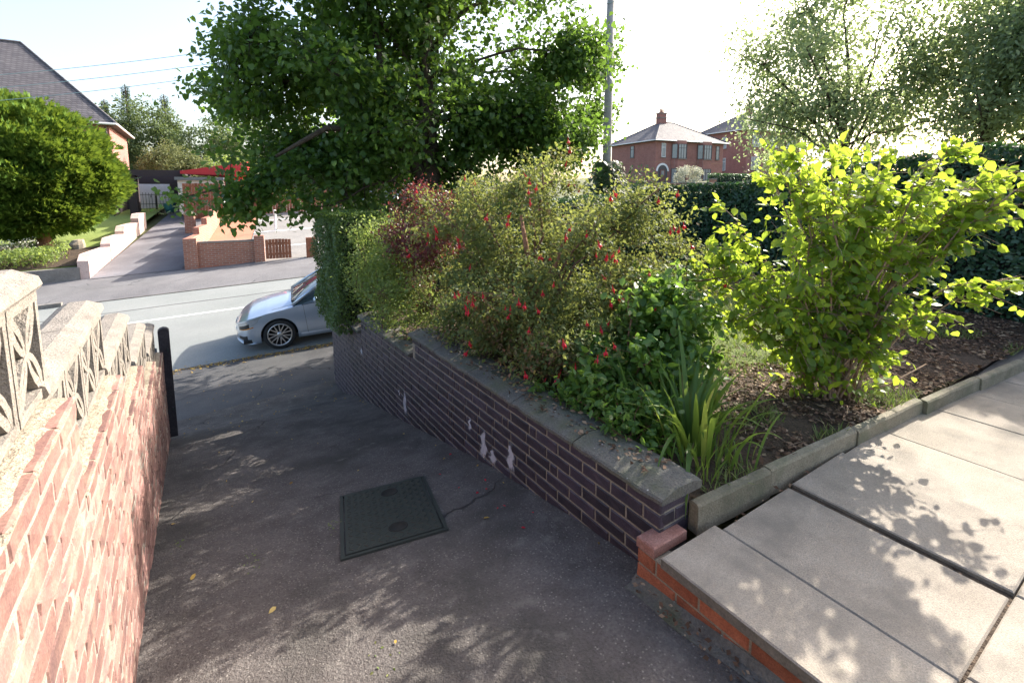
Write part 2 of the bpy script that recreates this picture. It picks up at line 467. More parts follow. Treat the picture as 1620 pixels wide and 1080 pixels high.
# kerbs
kb = empty('kerb', (0, 0, 0), kind='structure', label='road kerbs of grey stone')
m_kst = grain('road_kerb_stone', (.17, .155, .14), (.26, .24, .22), 4, .9, .5, 50, rand=.1)
def kerb_run(d0, d1, e, hgt, side):
    d = d0
    while d < d1 - .05:
        L = min(.9, d1-d)
        mb = MB()
        a0, a1 = d+.004, d+L-.004
        v = []
        for dd in (a0, a1):
            for (ee, zz) in ((e, -.1), (e, hgt-.015), (e+side*.015, hgt), (e+side*.125, hgt), (e+side*.125, -.1)):
                v.append(P(dd, ee, zroad(dd, e)+zz))
        f = [(0,1,2,3,4), (9,8,7,6,5)] + [(i, (i+1) % 5, 5+(i+1) % 5, 5+i) for i in range(5)]
        mb.add(v, f).build('kerb_stone', m_kst, kb)
        d += L
kerb_run(-22, -6.2, 7.32, .125, 1)
kerb_run(1.0, 14, 7.32, .11, 1)
kerb_run(-6.2, 1.0, 7.32, .034, 1)

# ------------------------------------------------------------------ driveway
def f_drive(x, y):
    z = zd(y)
    t = sat((y-6.9)/1.3)
    d, e = de(x, y)
    z = z*(1-t) + (znear(d, e)+.012)*t
    amp = 1-math.exp(-(((x-.935)/.62)**2+((y-2.905)/.75)**2)**3)
    z += amp*(.006*noise.noise(Vector((x*1.3, y*1.3, 3)))+.004*noise.noise(Vector((x*4, y*4, 1))))
    z -= .010*(1-amp)
    if x > 1.6: z += .012*sat((x-1.6)/.1)
    return (x, y, z)
sheet('driveway', m_drive, list(np.linspace(-.62, 1.78, 26)), list(np.linspace(-3.5, 8.25, 100)), f_drive, kind='structure',
      label='steep worn concrete driveway running down to the road')
# neighbour's ground beyond the left wall
sheet('neighbour_lawn', m_grassground, list(np.linspace(-9, -.5, 18)), list(np.linspace(-3.5, 7.6, 24)),
      lambda x, y: (x, y, zd(y)-.02+.03*noise.noise(Vector((x, y, 0)))), kind='structure', label='grass beyond the red brick boundary wall')

# ------------------------------------------------------------------ bricks
def brick_mesh(name, m, L, H, T=.03, bev=.006, rough_=.002, seed=0, nx=5, nz=3):
    """face towards -X at x=0, y 0..L, z 0..H, back at x=+T; chamfered and slightly uneven"""
    r = random.Random(seed)
    ys = [0, bev] + [L*k/(nx-1) for k in range(1, nx-1)] + [L-bev, L]
    zs = [0, bev] + [H*k/(nz-1) for k in range(1, nz-1)] + [H-bev, H]
    V, F = [], []
    ny, nzz = len(ys), len(zs)
    for j, z in enumerate(zs):
        for i, y in enumerate(ys):
            edge = i in (0, ny-1) or j in (0, nzz-1)
            x = bev if edge else r.uniform(-rough_, rough_)
            V.append((x, y + (r.uniform(-1, 1)*rough_ if not edge else 0), z + (r.uniform(-1, 1)*rough_ if not edge else 0)))
    for j in range(nzz-1):
        for i in range(ny-1):
            F.append((j*ny+i, (j+1)*ny+i, (j+1)*ny+i+1, j*ny+i+1))
    b0 = len(V)
    V += [(T, 0, 0), (T, L, 0), (T, L, H), (T, 0, H)]
    c = [0, ny-1, nzz*ny-1, (nzz-1)*ny]
    bot = list(range(0, ny)); top = list(range((nzz-1)*ny, nzz*ny))
    lef = [j*ny for j in range(nzz)]; rig = [j*ny+ny-1 for j in range(nzz)]
    F.append(tuple(bot + [b0+1, b0])); F.append(tuple(top[::-1] + [b0+3, b0+2]))
    F.append(tuple(lef[::-1] + [b0, b0+3])); F.append(tuple(rig + [b0+2, b0+1]))
    mb = MB(); mb.add(V, F)
    return mb.mesh(name, m)

class Courses:
    """lays bricks; the nearest 300 stay parts of their own, the rest are joined"""
    def __init__(s, root, me_full, meshes, mirror=False):
        s.root, s.meshes, s.items = root, meshes, []
    def put(s, key, loc, rz, view):
        s.items.append((key, loc, rz, view))
    def done(s, limit=300):
        s.items.sort(key=lambda q: q[3])
        mb = MB()
        for i, (key, loc, rz, _) in enumerate(s.items):
            ms = s.meshes[key]
            me = ms[i % len(ms)]
            if i < limit:
                inst('brick', me, s.root, loc, (0, 0, rz))
            else:
                M = Matrix.Translation(loc) @ Matrix.Rotation(rz, 4, 'Z')
                mb.add([M @ v.co for v in me.vertices], [tuple(p.vertices) for p in me.polygons])
        if mb.v:
            me = s.meshes[s.items[0][0]][0]
            tag(mb.build('bricks', me.materials[0], s.root), kind='stuff')

def variants(name, m, L, H, n=3, **kw):
    return [brick_mesh(name, m, L, H, seed=k*7+int(L*1000), **kw) for k in range(n)]

# ------------------------------------------------------------------ dark retaining wall right of the drive
WX = 1.754
rw = empty('retaining_wall', (WX, 1.39, -1.9), label='dark purple engineering brick retaining wall with pale joints and stepped concrete coping beside the drive', cat='wall')
ro = Vector((WX, 1.39, -1.9))
ZT = [(1.39, 4.53, -1.468), (4.53, 6.39, -1.693), (6.39, 8.10, -1.918)]
core = MB()
for y0, y1, zt in ZT:
    core.box((WX+.006-ro.x, y0+.006-ro.y, -3.6-ro.z), (WX+.215-ro.x, y1+(.0 if y1 < 8 else -.006)-ro.y, zt-.002-ro.z))
core.build('mortar_core', m_mortar, rw)
bm_ = {'s': variants('brick', m_blue, .215, .065, 3), 'b': variants('brick', m_blue, .068, .065, 2), 'h': variants('brick', m_blue, .1025, .065, 2)}
cs = Courses(rw, None, bm_)
k = 0
for row in range(28):
    for si, (y0, y1, zt) in enumerate(ZT):
        pass
    zb = -1.468 - .075*(row+1) + .010
    # the length of this course
    start = 1.39
    off = 0.0 if row % 2 == 0 else .1125
    end = 4.53 if row < 3 else (6.39 if row < 6 else 8.10)
    y = start
    first = True
    pos = 0
    rr = random.Random(row*13)
    while y < end - .02:
        if first and off:
            key, L = 'h', .1025
        else:
            key, L = 's', .215
            if pos in (4+row % 3, 10+row % 2) and rr.random() < .75: key, L = 'b', .068
        first = False; pos += 1
        if y + L > end:
            rem = end - y
            if rem < .06: break
            key, L = ('h', .1025) if rem >= .1 else ('b', .068)
        if zd(y+L) < zb + .07 and not (y > 8.2):
            cs.put(key, (WX-ro.x, y-ro.y, zb-ro.z), 0, math.hypot(WX, y) - zb*.2)
        y += L + .010
# the near end face and the far end face of the wall
for row in range(6):
    zb = -1.468 - .075*(row+1) + .010
    if row % 2 == 0: cs.put('s', (WX+.001+.218-ro.x, 1.39-ro.y, zb-ro.z), R(90), 1.0)
    else:
        cs.put('h', (WX+.219-ro.x, 1.39-ro.y, zb-ro.z), R(90), 1.0); cs.put('h', (WX+.109-ro.x, 1.39-ro.y, zb-ro.z), R(90), 1.0)
cs.done()
# coping stones: weathered profile, thin at the face, ridge set back
def coping_run(y0, y1, zb, L=.61):
    n = max(1, round((y1-y0)/L)); L = (y1-y0)/n
    for i in range(n):
        a, b = y0+i*L+.004, y0+(i+1)*L-.004
        pr = [(-.032, zb+.004), (-.034, zb+.024), (-.024, zb+.034), (.085, zb+.064), (.20, zb+.056), (.275, zb+.040), (.275, zb+.004)]
        mb = MB()
        ns = 12
        V = []
        for q in range(ns+1):
            t = a+(b-a)*q/ns
            for (u, wz) in pr:
                jit = .006*noise.noise(Vector((u*30, t*14, zb)))
                V.append((WX+u+jit-ro.x, t-ro.y, wz+jit-ro.z))
        m_ = len(pr)
        F = [tuple(range(m_))[::-1], tuple(range(ns*m_, (ns+1)*m_))]
        for q in range(ns):
            F += [(q*m_+j, q*m_+(j+1) % m_, (q+1)*m_+(j+1) % m_, (q+1)*m_+j) for j in range(m_)]
        mb.add(V, F).build('coping_stone', m_coping, rw)
coping_run(1.355, 4.56, -1.468); coping_run(4.565, 6.42, -1.693); coping_run(6.425, 8.14, -1.918)
# white salt runs on the face: a veil that thins out towards its edges and breaks up over the joints
m_salt, t_, b_ = new_mat('salt_run')
g_ = nd(t_, "ShaderNodeNewGeometry"); mp_ = nd(t_, "ShaderNodeMapping"); mp_.inputs['Scale'].default_value = (70, 70, 14)
t_.links.new(g_.outputs['Position'], mp_.inputs[0])
f_ = noise_(t_, mp_.outputs[0], 1.3, 6, .65)
t_.links.new(ramp(t_, f_, [(.3, (.34, .33, .37)), (.7, (.58, .56, .60))]), b_.inputs['Base Color'])
a_ = nd(t_, "ShaderNodeAttribute", attribute_name='rnd')
t_.links.new(ramp(t_, math_(t_, 'ADD', math_(t_, 'MULTIPLY', a_.outputs['Fac'], .75), math_(t_, 'MULTIPLY', f_, .9)), [(.50, (0, 0, 0)), (1.1, (.85,)*3)]), b_.inputs['Alpha'])
b_.inputs['Roughness'].default_value = .95
def salt(y, z0, z1, wdt, seed):
    r = random.Random(seed); n, k = 14, 6
    V, A = [], []
    for i in range(n+1):
        t = i/n
        ww = wdt*(.25+.75*min(1, t*1.8))*(.85+.3*r.random()); c = y+.012*math.sin(i*.9+seed)
        for q in range(k+1):
            u = -1+2*q/k
            V.append((WX-.003-.0006*i/n-ro.x, c+u*ww*.6-ro.y, z0+(z1-z0)*t-ro.z))
            A.append(max(0, (1-u*u))*min(1, t*3+.25)*min(1, (1-t)*3.5)*(.7+.5*r.random()))
    F = [(i*(k+1)+q, i*(k+1)+q+1, (i+1)*(k+1)+q+1, (i+1)*(k+1)+q) for i in range(n) for q in range(k)]
    inst('salt_stain', np_mesh('salt_stain', V, F, m_salt, A, True), rw)
for a in [(4.78, -2.12, -2.42, .10, 1), (4.95, -2.16, -2.26, .03, 2), (3.30, -1.82, -1.95, .045, 3), (3.075, -1.83, -2.09, .10, 4), (2.935, -1.93, -2.05, .10, 5), (2.69, -1.77, -1.99, .095, 6), (6.38, -2.10, -2.2, .10, 7)]:
    salt(*a)

# ------------------------------------------------------------------ red boundary wall with pierced screen blocks
LWR = .021
lw = empty('boundary_wall', (-.285, 0, 0), LWR, label='crumbling red brick boundary wall stepped down the drive with pierced cast stone screen blocks on top', cat='wall')
LS = [(-1.25, .54, -.28), (.54, 1.7775, -.58), (1.7775, 2.9025, -.88), (2.9025, 4.0275, -1.18), (4.0275, 5.3775, -1.555), (5.3775, 6.7275, -1.855)]
core = MB()
for y0, y1, zt in LS:
    core.box((-.26, y0, -3.4), (-.002, y1, zt-.012))
core.build('mortar_core', m_mortar2, lw)
bl = {'s': variants('brick', m_red, .215, .066, 5, rough_=.0022, bev=.006), 'h': variants('brick', m_red, .1025, .066, 3, rough_=.0022, bev=.006)}
cs = Courses(lw, None, bl)
for row in range(42):
    zb = -.28 - .075*(row+1) + .009
    for si, (y0, y1, zt) in enumerate(LS):
        if zb + .066 <= zt + .001: ystart = y0; break
    if zb + .066 > -.28 + .001: continue
    # this course runs from the near end to the end of the last step high enough
    end = max(y1 for y0, y1, zt in LS if zb+.066 <= zt+.001)
    y = -1.25 + (0 if row % 2 else .1125)
    while y < end - .09:
        key, L = 's', .215
        if y + L > end + .005: key, L = 'h', .1025
        if y + L > end + .03: break
        if zd(y+L) < zb + .06 and y > .55:
            cs.put(key, (random.uniform(-.0015, .0025), y+L, zb), R(180), math.hypot(.3, y) - zb*.1)
        y += L + .010
cs.done()
# mortar flaunching on each step, rough topped
for y0, y1, zt in LS:
    nx_, ny_ = 5, max(6, int((y1-y0)/.06))
    V = []
    for j in range(ny_+1):
        for i in range(nx_+1):
            x = -.25+.253*i/nx_; y = y0+.002+(y1-y0-.001)*j/ny_
            z = zt + .004 + .012*(1-i/nx_) + .006*noise.noise(Vector((x*18, y*18, zt)))
            if i == nx_: x += .004*noise.noise(Vector((y*25, 5, zt))); z -= .010
            V.append((x, y, z))
    F = [(j*(nx_+1)+i, j*(nx_+1)+i+1, (j+1)*(nx_+1)+i+1, (j+1)*(nx_+1)+i) for j in range(ny_) for i in range(nx_)]
    N = len(V)
    rim = [i for i in range(nx_+1)] + [j*(nx_+1)+nx_ for j in range(1, ny_+1)] + [ny_*(nx_+1)+i for i in range(nx_-1, -1, -1)] + [j*(nx_+1) for j in range(ny_-1, 0, -1)]
    V2 = [(V[i][0], V[i][1], zt-.011) for i in rim]
    F += [(rim[i], N+i, N+(i+1) % len(rim), rim[(i+1) % len(rim)]) for i in range(len(rim))]
    MB().add(V+V2, F).build('mortar_ledge', m_ledge, lw)
# pierced block: frame and four arcs from corner to corner that meet in the middle
def screen_mesh():
    mb = MB(); s_, t, dp = .29, .026, .088
    mb.box((-dp, 0, 0), (0, s_, t)); mb.box((-dp, 0, s_-t), (0, s_, s_)); mb.box((-dp+.001, 0, t), (-.001, t, s_-t)); mb.box((-dp+.001, s_-t, t), (-.001, s_, s_-t))
    c = s_/2; n = 9; hw = .0125
    for q in range(4):
        pts = []
        for i in range(n+1):
            u = -1+2*i/n
            r = c*1.0
            px_, pz_ = u*(c-t*.4), -(c-t*.4) + (c-t*.4-.004)*(1-abs(u)**1.9)*1.0
            a = q*math.pi/2
            pts.append((c+px_*math.cos(a)-pz_*math.sin(a), c+px_*math.sin(a)+pz_*math.cos(a)))
        V = []
        for i, (yy, zz) in enumerate(pts):
            a0 = pts[max(0, i-1)]; a1 = pts[min(n, i+1)]
            tx, tz = a1[0]-a0[0], a1[1]-a0[1]; l = math.hypot(tx, tz) or 1
            nx2, nz2 = -tz/l, tx/l
            h = hw*(1+.25*math.cos(i/n*6.28))
            V += [(-dp+.004+.0007*q, yy+nx2*h, zz+nz2*h), (-.004-.0007*q, yy+nx2*h, zz+nz2*h), (-.004-.0007*q, yy-nx2*h, zz-nz2*h), (-dp+.004+.0007*q, yy-nx2*h, zz-nz2*h)]
        F = [(0, 1, 2, 3), tuple(4*n+k for k in (3, 2, 1, 0))]
        for i in range(n):
            F += [(4*i+k, 4*i+(k+1) % 4, 4*i+4+(k+1) % 4, 4*i+4+k) for k in range(4)]
        mb.add(V, F)
    me = mb.mesh('screen_block', m_screen)
    return me
scr = screen_mesh()
def cap_mesh(L):
    mb = MB()
    pr = [(-.150, 0), (.008, 0), (.014, .010), (.008, .034), (-.045, .056), (-.11, .054), (-.150, .032), (-.156, .010)]
    n = 8; V = []
    for q in range(n+1):
        y = .003+(L-.006)*q/n
        for (x, z) in pr:
            j = .003*noise.noise(Vector((x*40, y*25, z*40+L)))
            V.append((x+j, y, z+j))
    m_ = len(pr)
    F = [tuple(range(m_))[::-1], tuple(range(n*m_, (n+1)*m_))]
    for q in range(n): F += [(q*m_+j, q*m_+(j+1) % m_, (q+1)*m_+(j+1) % m_, (q+1)*m_+j) for j in range(m_)]
    return mb.add(V, F).mesh('coping_stone', m_screen)
cap60 = cap_mesh(.60)
for si, (y0, y1, zt) in enumerate(LS):
    nb = 6 if si == 0 else 4
    ye = y1 + (.075 if si < 5 else 0)
    for i in range(nb):
        inst('screen_block', scr, lw, (-.065, ye-.30*(i+1)+.005, zt+.012))
    for i in range(nb//2):
        inst('coping_stone', cap60, lw, (-.065, ye-.60*(i+1), zt+.308))

# timber posts at the foot of that wall
def post(name, x, y, zb, zt, wx, wy, m, round_=True, **kw):
    r = empty(name, (x, y, zb), R(2), **kw)
    mb = MB(); h = zt-zb
    prof = [(-wx/2, 0), (wx/2, 0), (wx/2, h-.035)] + ([(wx*.32, h-.012), (0, h), (-wx*.32, h-.012)] if round_ else [(wx/2-.01, h), (-wx/2+.01, h)]) + [(-wx/2, h-.035)]
    mb.prism(prof, -wy/2, wy/2, 'Y').build('post_body', m, r)
    for zz in (.35, h-.3): MB().box((wx*.2, -wy/2-.012, zz), (wx*.5-.02, -wy/2, zz+.04)).build('hinge_plate', m_iron, r)
    return r
post('gate_post', -.435, 7.30, -3.12, -1.70, .115, .115, m_timber_dark, label='dark timber gate post with rounded top at the foot of the red brick wall', cat='post')
gp = empty('old_gate', (-.56, 7.1, -3.05), R(4), label='narrow grey green timber gate leaf tucked behind the dark gate post', cat='gate')
m_gate = grain('grey_painted_timber', (.05, .06, .075), (.09, .10, .12), 7, .8, .4, 50, rand=.15)
for i in range(3): MB().box((-.13+i*.065, -.012, .05), (-.13+i*.065+.058, .012, 1.33-.09*i)).build('board', m_gate, gp)
for zz in (.3, .95): MB().box((-.13, .013, zz), (.06, .04, zz+.08)).build('rail', m_gate, gp)

# ------------------------------------------------------------------ manhole cover
MH = (0.935, 2.905)
mc = empty('manhole_cover', (MH[0], MH[1], zd(MH[1])-.013), 0, label='black cast iron inspection cover with two round key holes set in the driveway', cat='manhole cover')
slp = (zd(3.3)-zd(2.5))/.8
mc.rotation_euler = (math.atan(slp*.976), math.atan(slp*.216), R(-12.5))
hw_, hl = .275, .40
def ring(cx, cy, r, n=18): return [Vector((cx+r*math.cos(2*math.pi*k/n), cy+r*math.sin(2*math.pi*k/n), .012)) for k in range(n)]
holes = [(.03, .27, .052), (.03, -.25, .052)]
outer = [Vector((-hw_, -hl, .012)), Vector((hw_, -hl, .012)), Vector((hw_, hl, .012)), Vector((-hw_, hl, .012))]
loops = [outer] + [ring(*h)[::-1] for h in holes]
tri = tessellate_polygon(loops)
vv = [v for l in loops for v in l]
mb = MB(); mb.add(vv, [tuple(t) for t in tri])
mb.add([(-hw_, -hl, -.05), (hw_, -hl, -.05), (hw_, hl, -.05), (-hw_, hl, -.05)] + outer, [(0, 1, 5, 4), (1, 2, 6, 5), (2, 3, 7, 6), (3, 0, 4, 7)])
mb.build('plate', m_iron, mc)
tr_ = MB()
nx_, ny_ = 13, 19
for i in range(nx_):
    for j in range(ny_):
        x = -hw_+.03+(2*hw_-.06)*i/(nx_-1); y = -hl+.03+(2*hl-.06)*j/(ny_-1)
        if any(math.hypot(x-h[0], y-h[1]) < .075 for h in holes): continue
        M = Matrix.Translation((x, y, .012)) @ Matrix.Rotation(R(45 if (i+j) % 2 else -45), 4, 'Z')
        tr_.add([M @ Vector(p) for p in [(-.017, -.0045, 0), (.017, -.0045, 0), (.017, .0045, 0), (-.017, .0045, 0), (-.014, -.002, .004), (.014, -.002, .004), (.014, .002, .004), (-.014, .002, .004)]],
                [(4, 5, 6, 7), (0, 1, 5, 4), (1, 2, 6, 5), (2, 3, 7, 6), (3, 0, 4, 7)])
tag(tr_.build('tread_pattern', m_iron, mc), kind='stuff')
m_hole = plain('dirt_filled_recess', (.014, .014, .012), .95)  # near-black paints a deep hole's shade into the shallow cup
for h in holes:
    MB().lathe([(.060, .0125), (.058, .016), (.052, .015), (.049, .0065), (.001, .006)], 18, Matrix.Translation((h[0], h[1], 0))).build('key_hole', m_hole, mc, True)
fr = MB()
for (a, b) in (((-hw_-.03, -hl-.03), (hw_+.03, -hl-.008)), ((-hw_-.03, hl+.008), (hw_+.03, hl+.03)), ((-hw_-.03, -hl-.007), (-hw_-.008, hl+.007)), ((hw_+.008, -hl-.007), (hw_+.03, hl+.007))):
    fr.box((a[0], a[1], -.05), (b[0], b[1], .008))
fr.build('frame', m_iron, mc)

# ------------------------------------------------------------------ path of concrete slabs, its brick edge and kerb
ZP = -1.63
path = empty('path', (1.65, .4, ZP), kind='structure', label='garden path of large pale concrete slabs')
def slab(x0, y0, x1, y1, dz=0.0, tilt=0.0):
    b = .006
    mb = MB()
    jx = [random.uniform(-.003, .003) for _ in range(4)]
    V = [(x0, y0, -.05), (x1, y0, -.05), (x1, y1, -.05), (x0, y1, -.05), (x0, y0, -b), (x1, y0, -b), (x1, y1, -b), (x0, y1, -b),
         (x0+b, y0+b, 0), (x1-b, y0+b, tilt), (x1-b, y1-b, tilt), (x0+b, y1-b, 0)]
    V = [(x-1.65+jx[i % 4]*.5, y-.4, z+dz) for i, (x, y, z) in enumerate(V)]
    mb.add(V, [(3, 2, 1, 0), (0, 1, 5, 4), (1, 2, 6, 5), (2, 3, 7, 6), (3, 0, 4, 7), (4, 5, 9, 8), (5, 6, 10, 9), (6, 7, 11, 10), (7, 4, 8, 11), (8, 9, 10, 11)])
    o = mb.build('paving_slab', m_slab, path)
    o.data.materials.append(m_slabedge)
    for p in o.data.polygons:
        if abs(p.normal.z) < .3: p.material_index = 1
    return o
XJ = [2.665, 3.285, 3.83, 4.56, 5.17, 5.74, 6.36, 6.98, 7.6, 8.2, 8.8, 9.4]
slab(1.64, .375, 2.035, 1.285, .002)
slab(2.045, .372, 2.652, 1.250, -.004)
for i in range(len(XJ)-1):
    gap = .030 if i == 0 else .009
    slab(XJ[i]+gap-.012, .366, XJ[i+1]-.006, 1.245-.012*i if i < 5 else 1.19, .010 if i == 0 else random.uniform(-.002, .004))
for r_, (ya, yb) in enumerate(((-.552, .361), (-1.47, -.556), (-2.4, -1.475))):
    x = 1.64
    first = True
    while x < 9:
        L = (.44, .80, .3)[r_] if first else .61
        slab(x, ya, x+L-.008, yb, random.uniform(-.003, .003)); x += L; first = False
MB().box((1.70-1.65, -2.4-.4, -.3), (9.4-1.65, 1.24-.4, -.010)).build('slab_bed', m_soil, path)
# low orange brick edge under the slabs
pw = empty('path_wall', (1.655, 1.3, -1.85), label='low orange brick edge holding the slab path above the drive', cat='wall')
po = Vector((1.655, 1.3, -1.85))
core = MB(); core.box((.007, -3.6, -.2), (.11, .128, .165)); core.build('mortar_core', m_mortar, pw)
bo = {'s': variants('brick', m_orange, .215, .064, 3, rough_=.003), 'h': variants('brick', m_orange, .1025, .064, 2, rough_=.003)}
cs = Courses(pw, None, bo)
for row in range(3):
    zb = .166-.075*(row+1)+.004
    y = .135; first = True
    while y > -2.2:
        key, L = ('h', .1025) if (first and row % 2 == 0) else ('s', .215)
        first = False
        if zd(po.y+y-L) < po.z+zb+.055: cs.put(key, (0, y-L, zb), 0, 1)
        y -= L+.011
cs.done()
for q in range(1):   # the worn brick on the corner
    me = MB(); V = []
    b = .006
    lo, hi = (-.002, .035, .172), (.232, .140, .2225)
    x0, y0, z0 = lo; x1, y1, z1 = hi
    me.add([(x0, y0, z0), (x1, y0, z0), (x1, y1, z0), (x0, y1, z0), (x0, y0, z1-b), (x1, y0, z1-b), (x1, y1, z1-b), (x0, y1, z1-b), (x0+b, y0+b, z1), (x1-b, y0+b, z1-.002), (x1-b, y1-b, z1+.001), (x0+b, y1-b, z1)],
           [(3, 2, 1, 0), (0, 1, 5, 4), (1, 2, 6, 5), (2, 3, 7, 6), (3, 0, 4, 7), (4, 5, 9, 8), (5, 6, 10, 9), (6, 7, 11, 10), (7, 4, 8, 11), (8, 9, 10, 11)])
    o = me.build('corner_brick', m_capbrick, pw); o['label'] = 'worn pink brick on the corner of the path'
# cement fillet at the foot of the edge
V = []
for i in range(40):
    y = 1.44-i*.09; z = zd(y)
    j = .02*noise.noise(Vector((y*4, 0, 0)))
    V += [(1.656, y, z+.04+j*.4), (1.625+j*.6, y, z+.012), (1.575+j*1.6, y, z+.004)]
F = [(3*i+k, 3*i+k+1, 3*i+k+4, 3*i+k+3) for i in range(39) for k in range(2)]
o = MB().add([(a-po.x, b-po.y, c-po.z) for a, b, c in V], F).build('cement_fillet', m_coping, pw)
# kerb between path and bed
kg = empty('kerb_edging', (1.96, 1.33, ZP), R(-3.6), label='mossy concrete kerb edging between the slab path and the garden bed', cat='kerb')
x = 0.0
for i, L in enumerate((.60, .91, .92, .92, .92, .92)):
    n = 7; V = []
    pr = [(0, -.06), (0, .086), (.008, .098), (.045, .103), (.055, .094), (.055, -.06)]
    dy = (0, .004, -.004, -.03, -.06, -.09)[i]; ang = (0, 0, 0, -.02, -.03, -.03)[i]
    for q in range(n+1):
        t = .004+(L-.008)*q/n
        for (u, z) in pr:
            j = .004*noise.noise(Vector((u*50, (x+t)*9, z*30)))
            V.append((x+t, u+dy+ang*t+j, z+j+(.004 if i == 1 else 0)))
    m_ = len(pr)
    F = [tuple(range(m_)), tuple(range(n*m_, (n+1)*m_))[::-1]]
    for q in range(n): F += [(q*m_+j, q*m_+(j+1) % m_, (q+1)*m_+(j+1) % m_, (q+1)*m_+j) for j in range(m_)]
    MB().add(V, F).build('kerb_stone', m_kerb, kg)
    x += L

# ------------------------------------------------------------------ garden soil and lawn
def zg(x, y):
    z = float(np.interp(y, [1.2, 2, 4.4, 4.8, 6.3, 6.8, 8.6], [-1.565, -1.53, -1.52, -1.60, -1.72, -1.82, -2.05]))
    z += (.10 if x > 3 else .10*sat((x-1.9)/1.1))*sat((y-2)/2)
    z += .025*noise.noise(Vector((x*3, y*3, 0))) + .012*noise.noise(Vector((x*9, y*9, 0)))
    return z
def f_soil(x, v):
    y0 = 1.38 - .055*(x-1.97) if x > 1.97 else 1.40
    y1 = 8.15 - .16*(x-1.9)
    y = y0+(y1-y0)*v
    return (x, y, zg(x, y))
sheet('garden_bed', m_soil, list(np.linspace(1.93, 9.2, 96)), list(np.linspace(0, 1, 90)), f_soil, kind='structure', label='dark garden soil behind the retaining wall')
def f_lawn(u, v):
    x = 2.75+u*4.0; y = 2.1+v*(4.9) - .1*(x-2.75)
    ed = min(u, 1-u, v, 1-v)
    return (x, y, zg(x, y)+.02-.05*sat(1-ed*14)+.01*noise.noise(Vector((x*2, y*2, 4))))
sheet('lawn', m_grassground, list(np.linspace(0, 1, 40)), list(np.linspace(0, 1, 40)), f_lawn, kind='structure', label='small lawn behind the shrubs')

# ------------------------------------------------------------------ leaves
T_DIA = (np.array([(0, 0, 0), (-.3, .5, .08), (0, 1, -.03), (.3, .5, .08)]), np.array([(0, 2, 1), (0, 3, 2)]))
T_OVAL = (np.array([(0, 0, 0), (-.27, .28, .05), (0, .32, -.02), (.27, .28, .05), (-.25, .66, .03), (0, .66, -.03), (.25, .66, .03), (0, 1, -.10)]),
          np.array([(0, 2, 1), (0, 3, 2), (1, 2, 5), (1, 5, 4), (2, 3, 6), (2, 6, 5), (4, 5, 7), (5, 6, 7)]))
T_HEART = (np.array([(0, 0, 0), (-.36, -.06, .04), (-.46, .28, .05), (0, .3, -.02), (.46, .28, .05), (.36, -.06, .04), (-.34, .62, .01), (.34, .62, .01), (0, 1.02, -.12)]),
           np.array([(0, 3, 2), (0, 2, 1), (0, 5, 4), (0, 4, 3), (2, 3, 6), (3, 4, 7), (3, 7, 8), (3, 8, 6)]))
T_SPRAY = (np.array([(0, 0, 0), (-.22, .35, .0), (-.30, .75, .02), (-.08, .6, .0), (0, 1.1, -.05), (.10, .62, 0), (.30, .8, .03), (.22, .35, 0)]),
           np.array([(0, 1, 2), (0, 2, 3), (0, 3, 4), (0, 4, 5), (0, 5, 6), (0, 6, 7)]))
T_BLADE = (np.array([(-.03, 0, 0), (.03, 0, 0), (-.02, .55, .02), (.02, .55, .02), (0, 1, -.08)]), np.array([(0, 1, 3), (0, 3, 2), (2, 3, 4)]))

def norm(a): return a/np.maximum(np.linalg.norm(a, axis=1, keepdims=True), 1e-9)

def leaves(name, pos, axis, nrm, size, tmpl, m, rnd=None, width=None):
    """pos leaf base, axis towards the tip, nrm face normal"""
    tv, tf = tmpl
    n = len(pos)
    a = norm(axis); x = norm(np.cross(a, nrm)); z = np.cross(x, a)
    size = np.broadcast_to(size, (n,)).reshape(n, 1, 1)
    wd = 1.0 if width is None else np.broadcast_to(width, (n,)).reshape(n, 1, 1)
    V = (tv[None, :, 0:1]*wd*x[:, None, :] + tv[None, :, 1:2]*a[:, None, :] + tv[None, :, 2:3]*z[:, None, :])*size + pos[:, None, :]
    F = (tf[None, :, :] + (np.arange(n)*len(tv))[:, None, None]).reshape(-1, 3)
    if rnd is None: rnd = rng.random(n)
    return np_mesh(name, V.reshape(-1, 3), F, m, np.repeat(rnd, len(tv)))

def rdir(n): return norm(rng.normal(size=(n, 3)))

def in_ellipsoids(ells, n, shell=.45, void=.0, vs=1.0, seed=0, zmin=None):
    """points in a union of (centre, radii[, weight]); pushed towards the outside; noise leaves voids"""
    out = []
    wts = np.array([e[1][0]*e[1][1]*e[1][2]*(e[2] if len(e) > 2 else 1) for e in ells]); wts = wts/wts.sum()
    while len(out) < n:
        c, r = ells[rng.choice(len(ells), p=wts)][:2]
        p = rdir(1)[0]*rng.random()**shell*np.array(r)+np.array(c)
        if zmin is not None and p[2] < zmin(p): continue
        if void and noise.noise(Vector(p*vs)+Vector((seed, 0, 0))) < void-.5: continue
        out.append(p)
    return np.array(out)

def bez(p0, p1, p2, n):
    t = np.linspace(0, 1, n)[:, None]
    return (1-t)**2*p0 + 2*t*(1-t)*p1 + t**2*p2

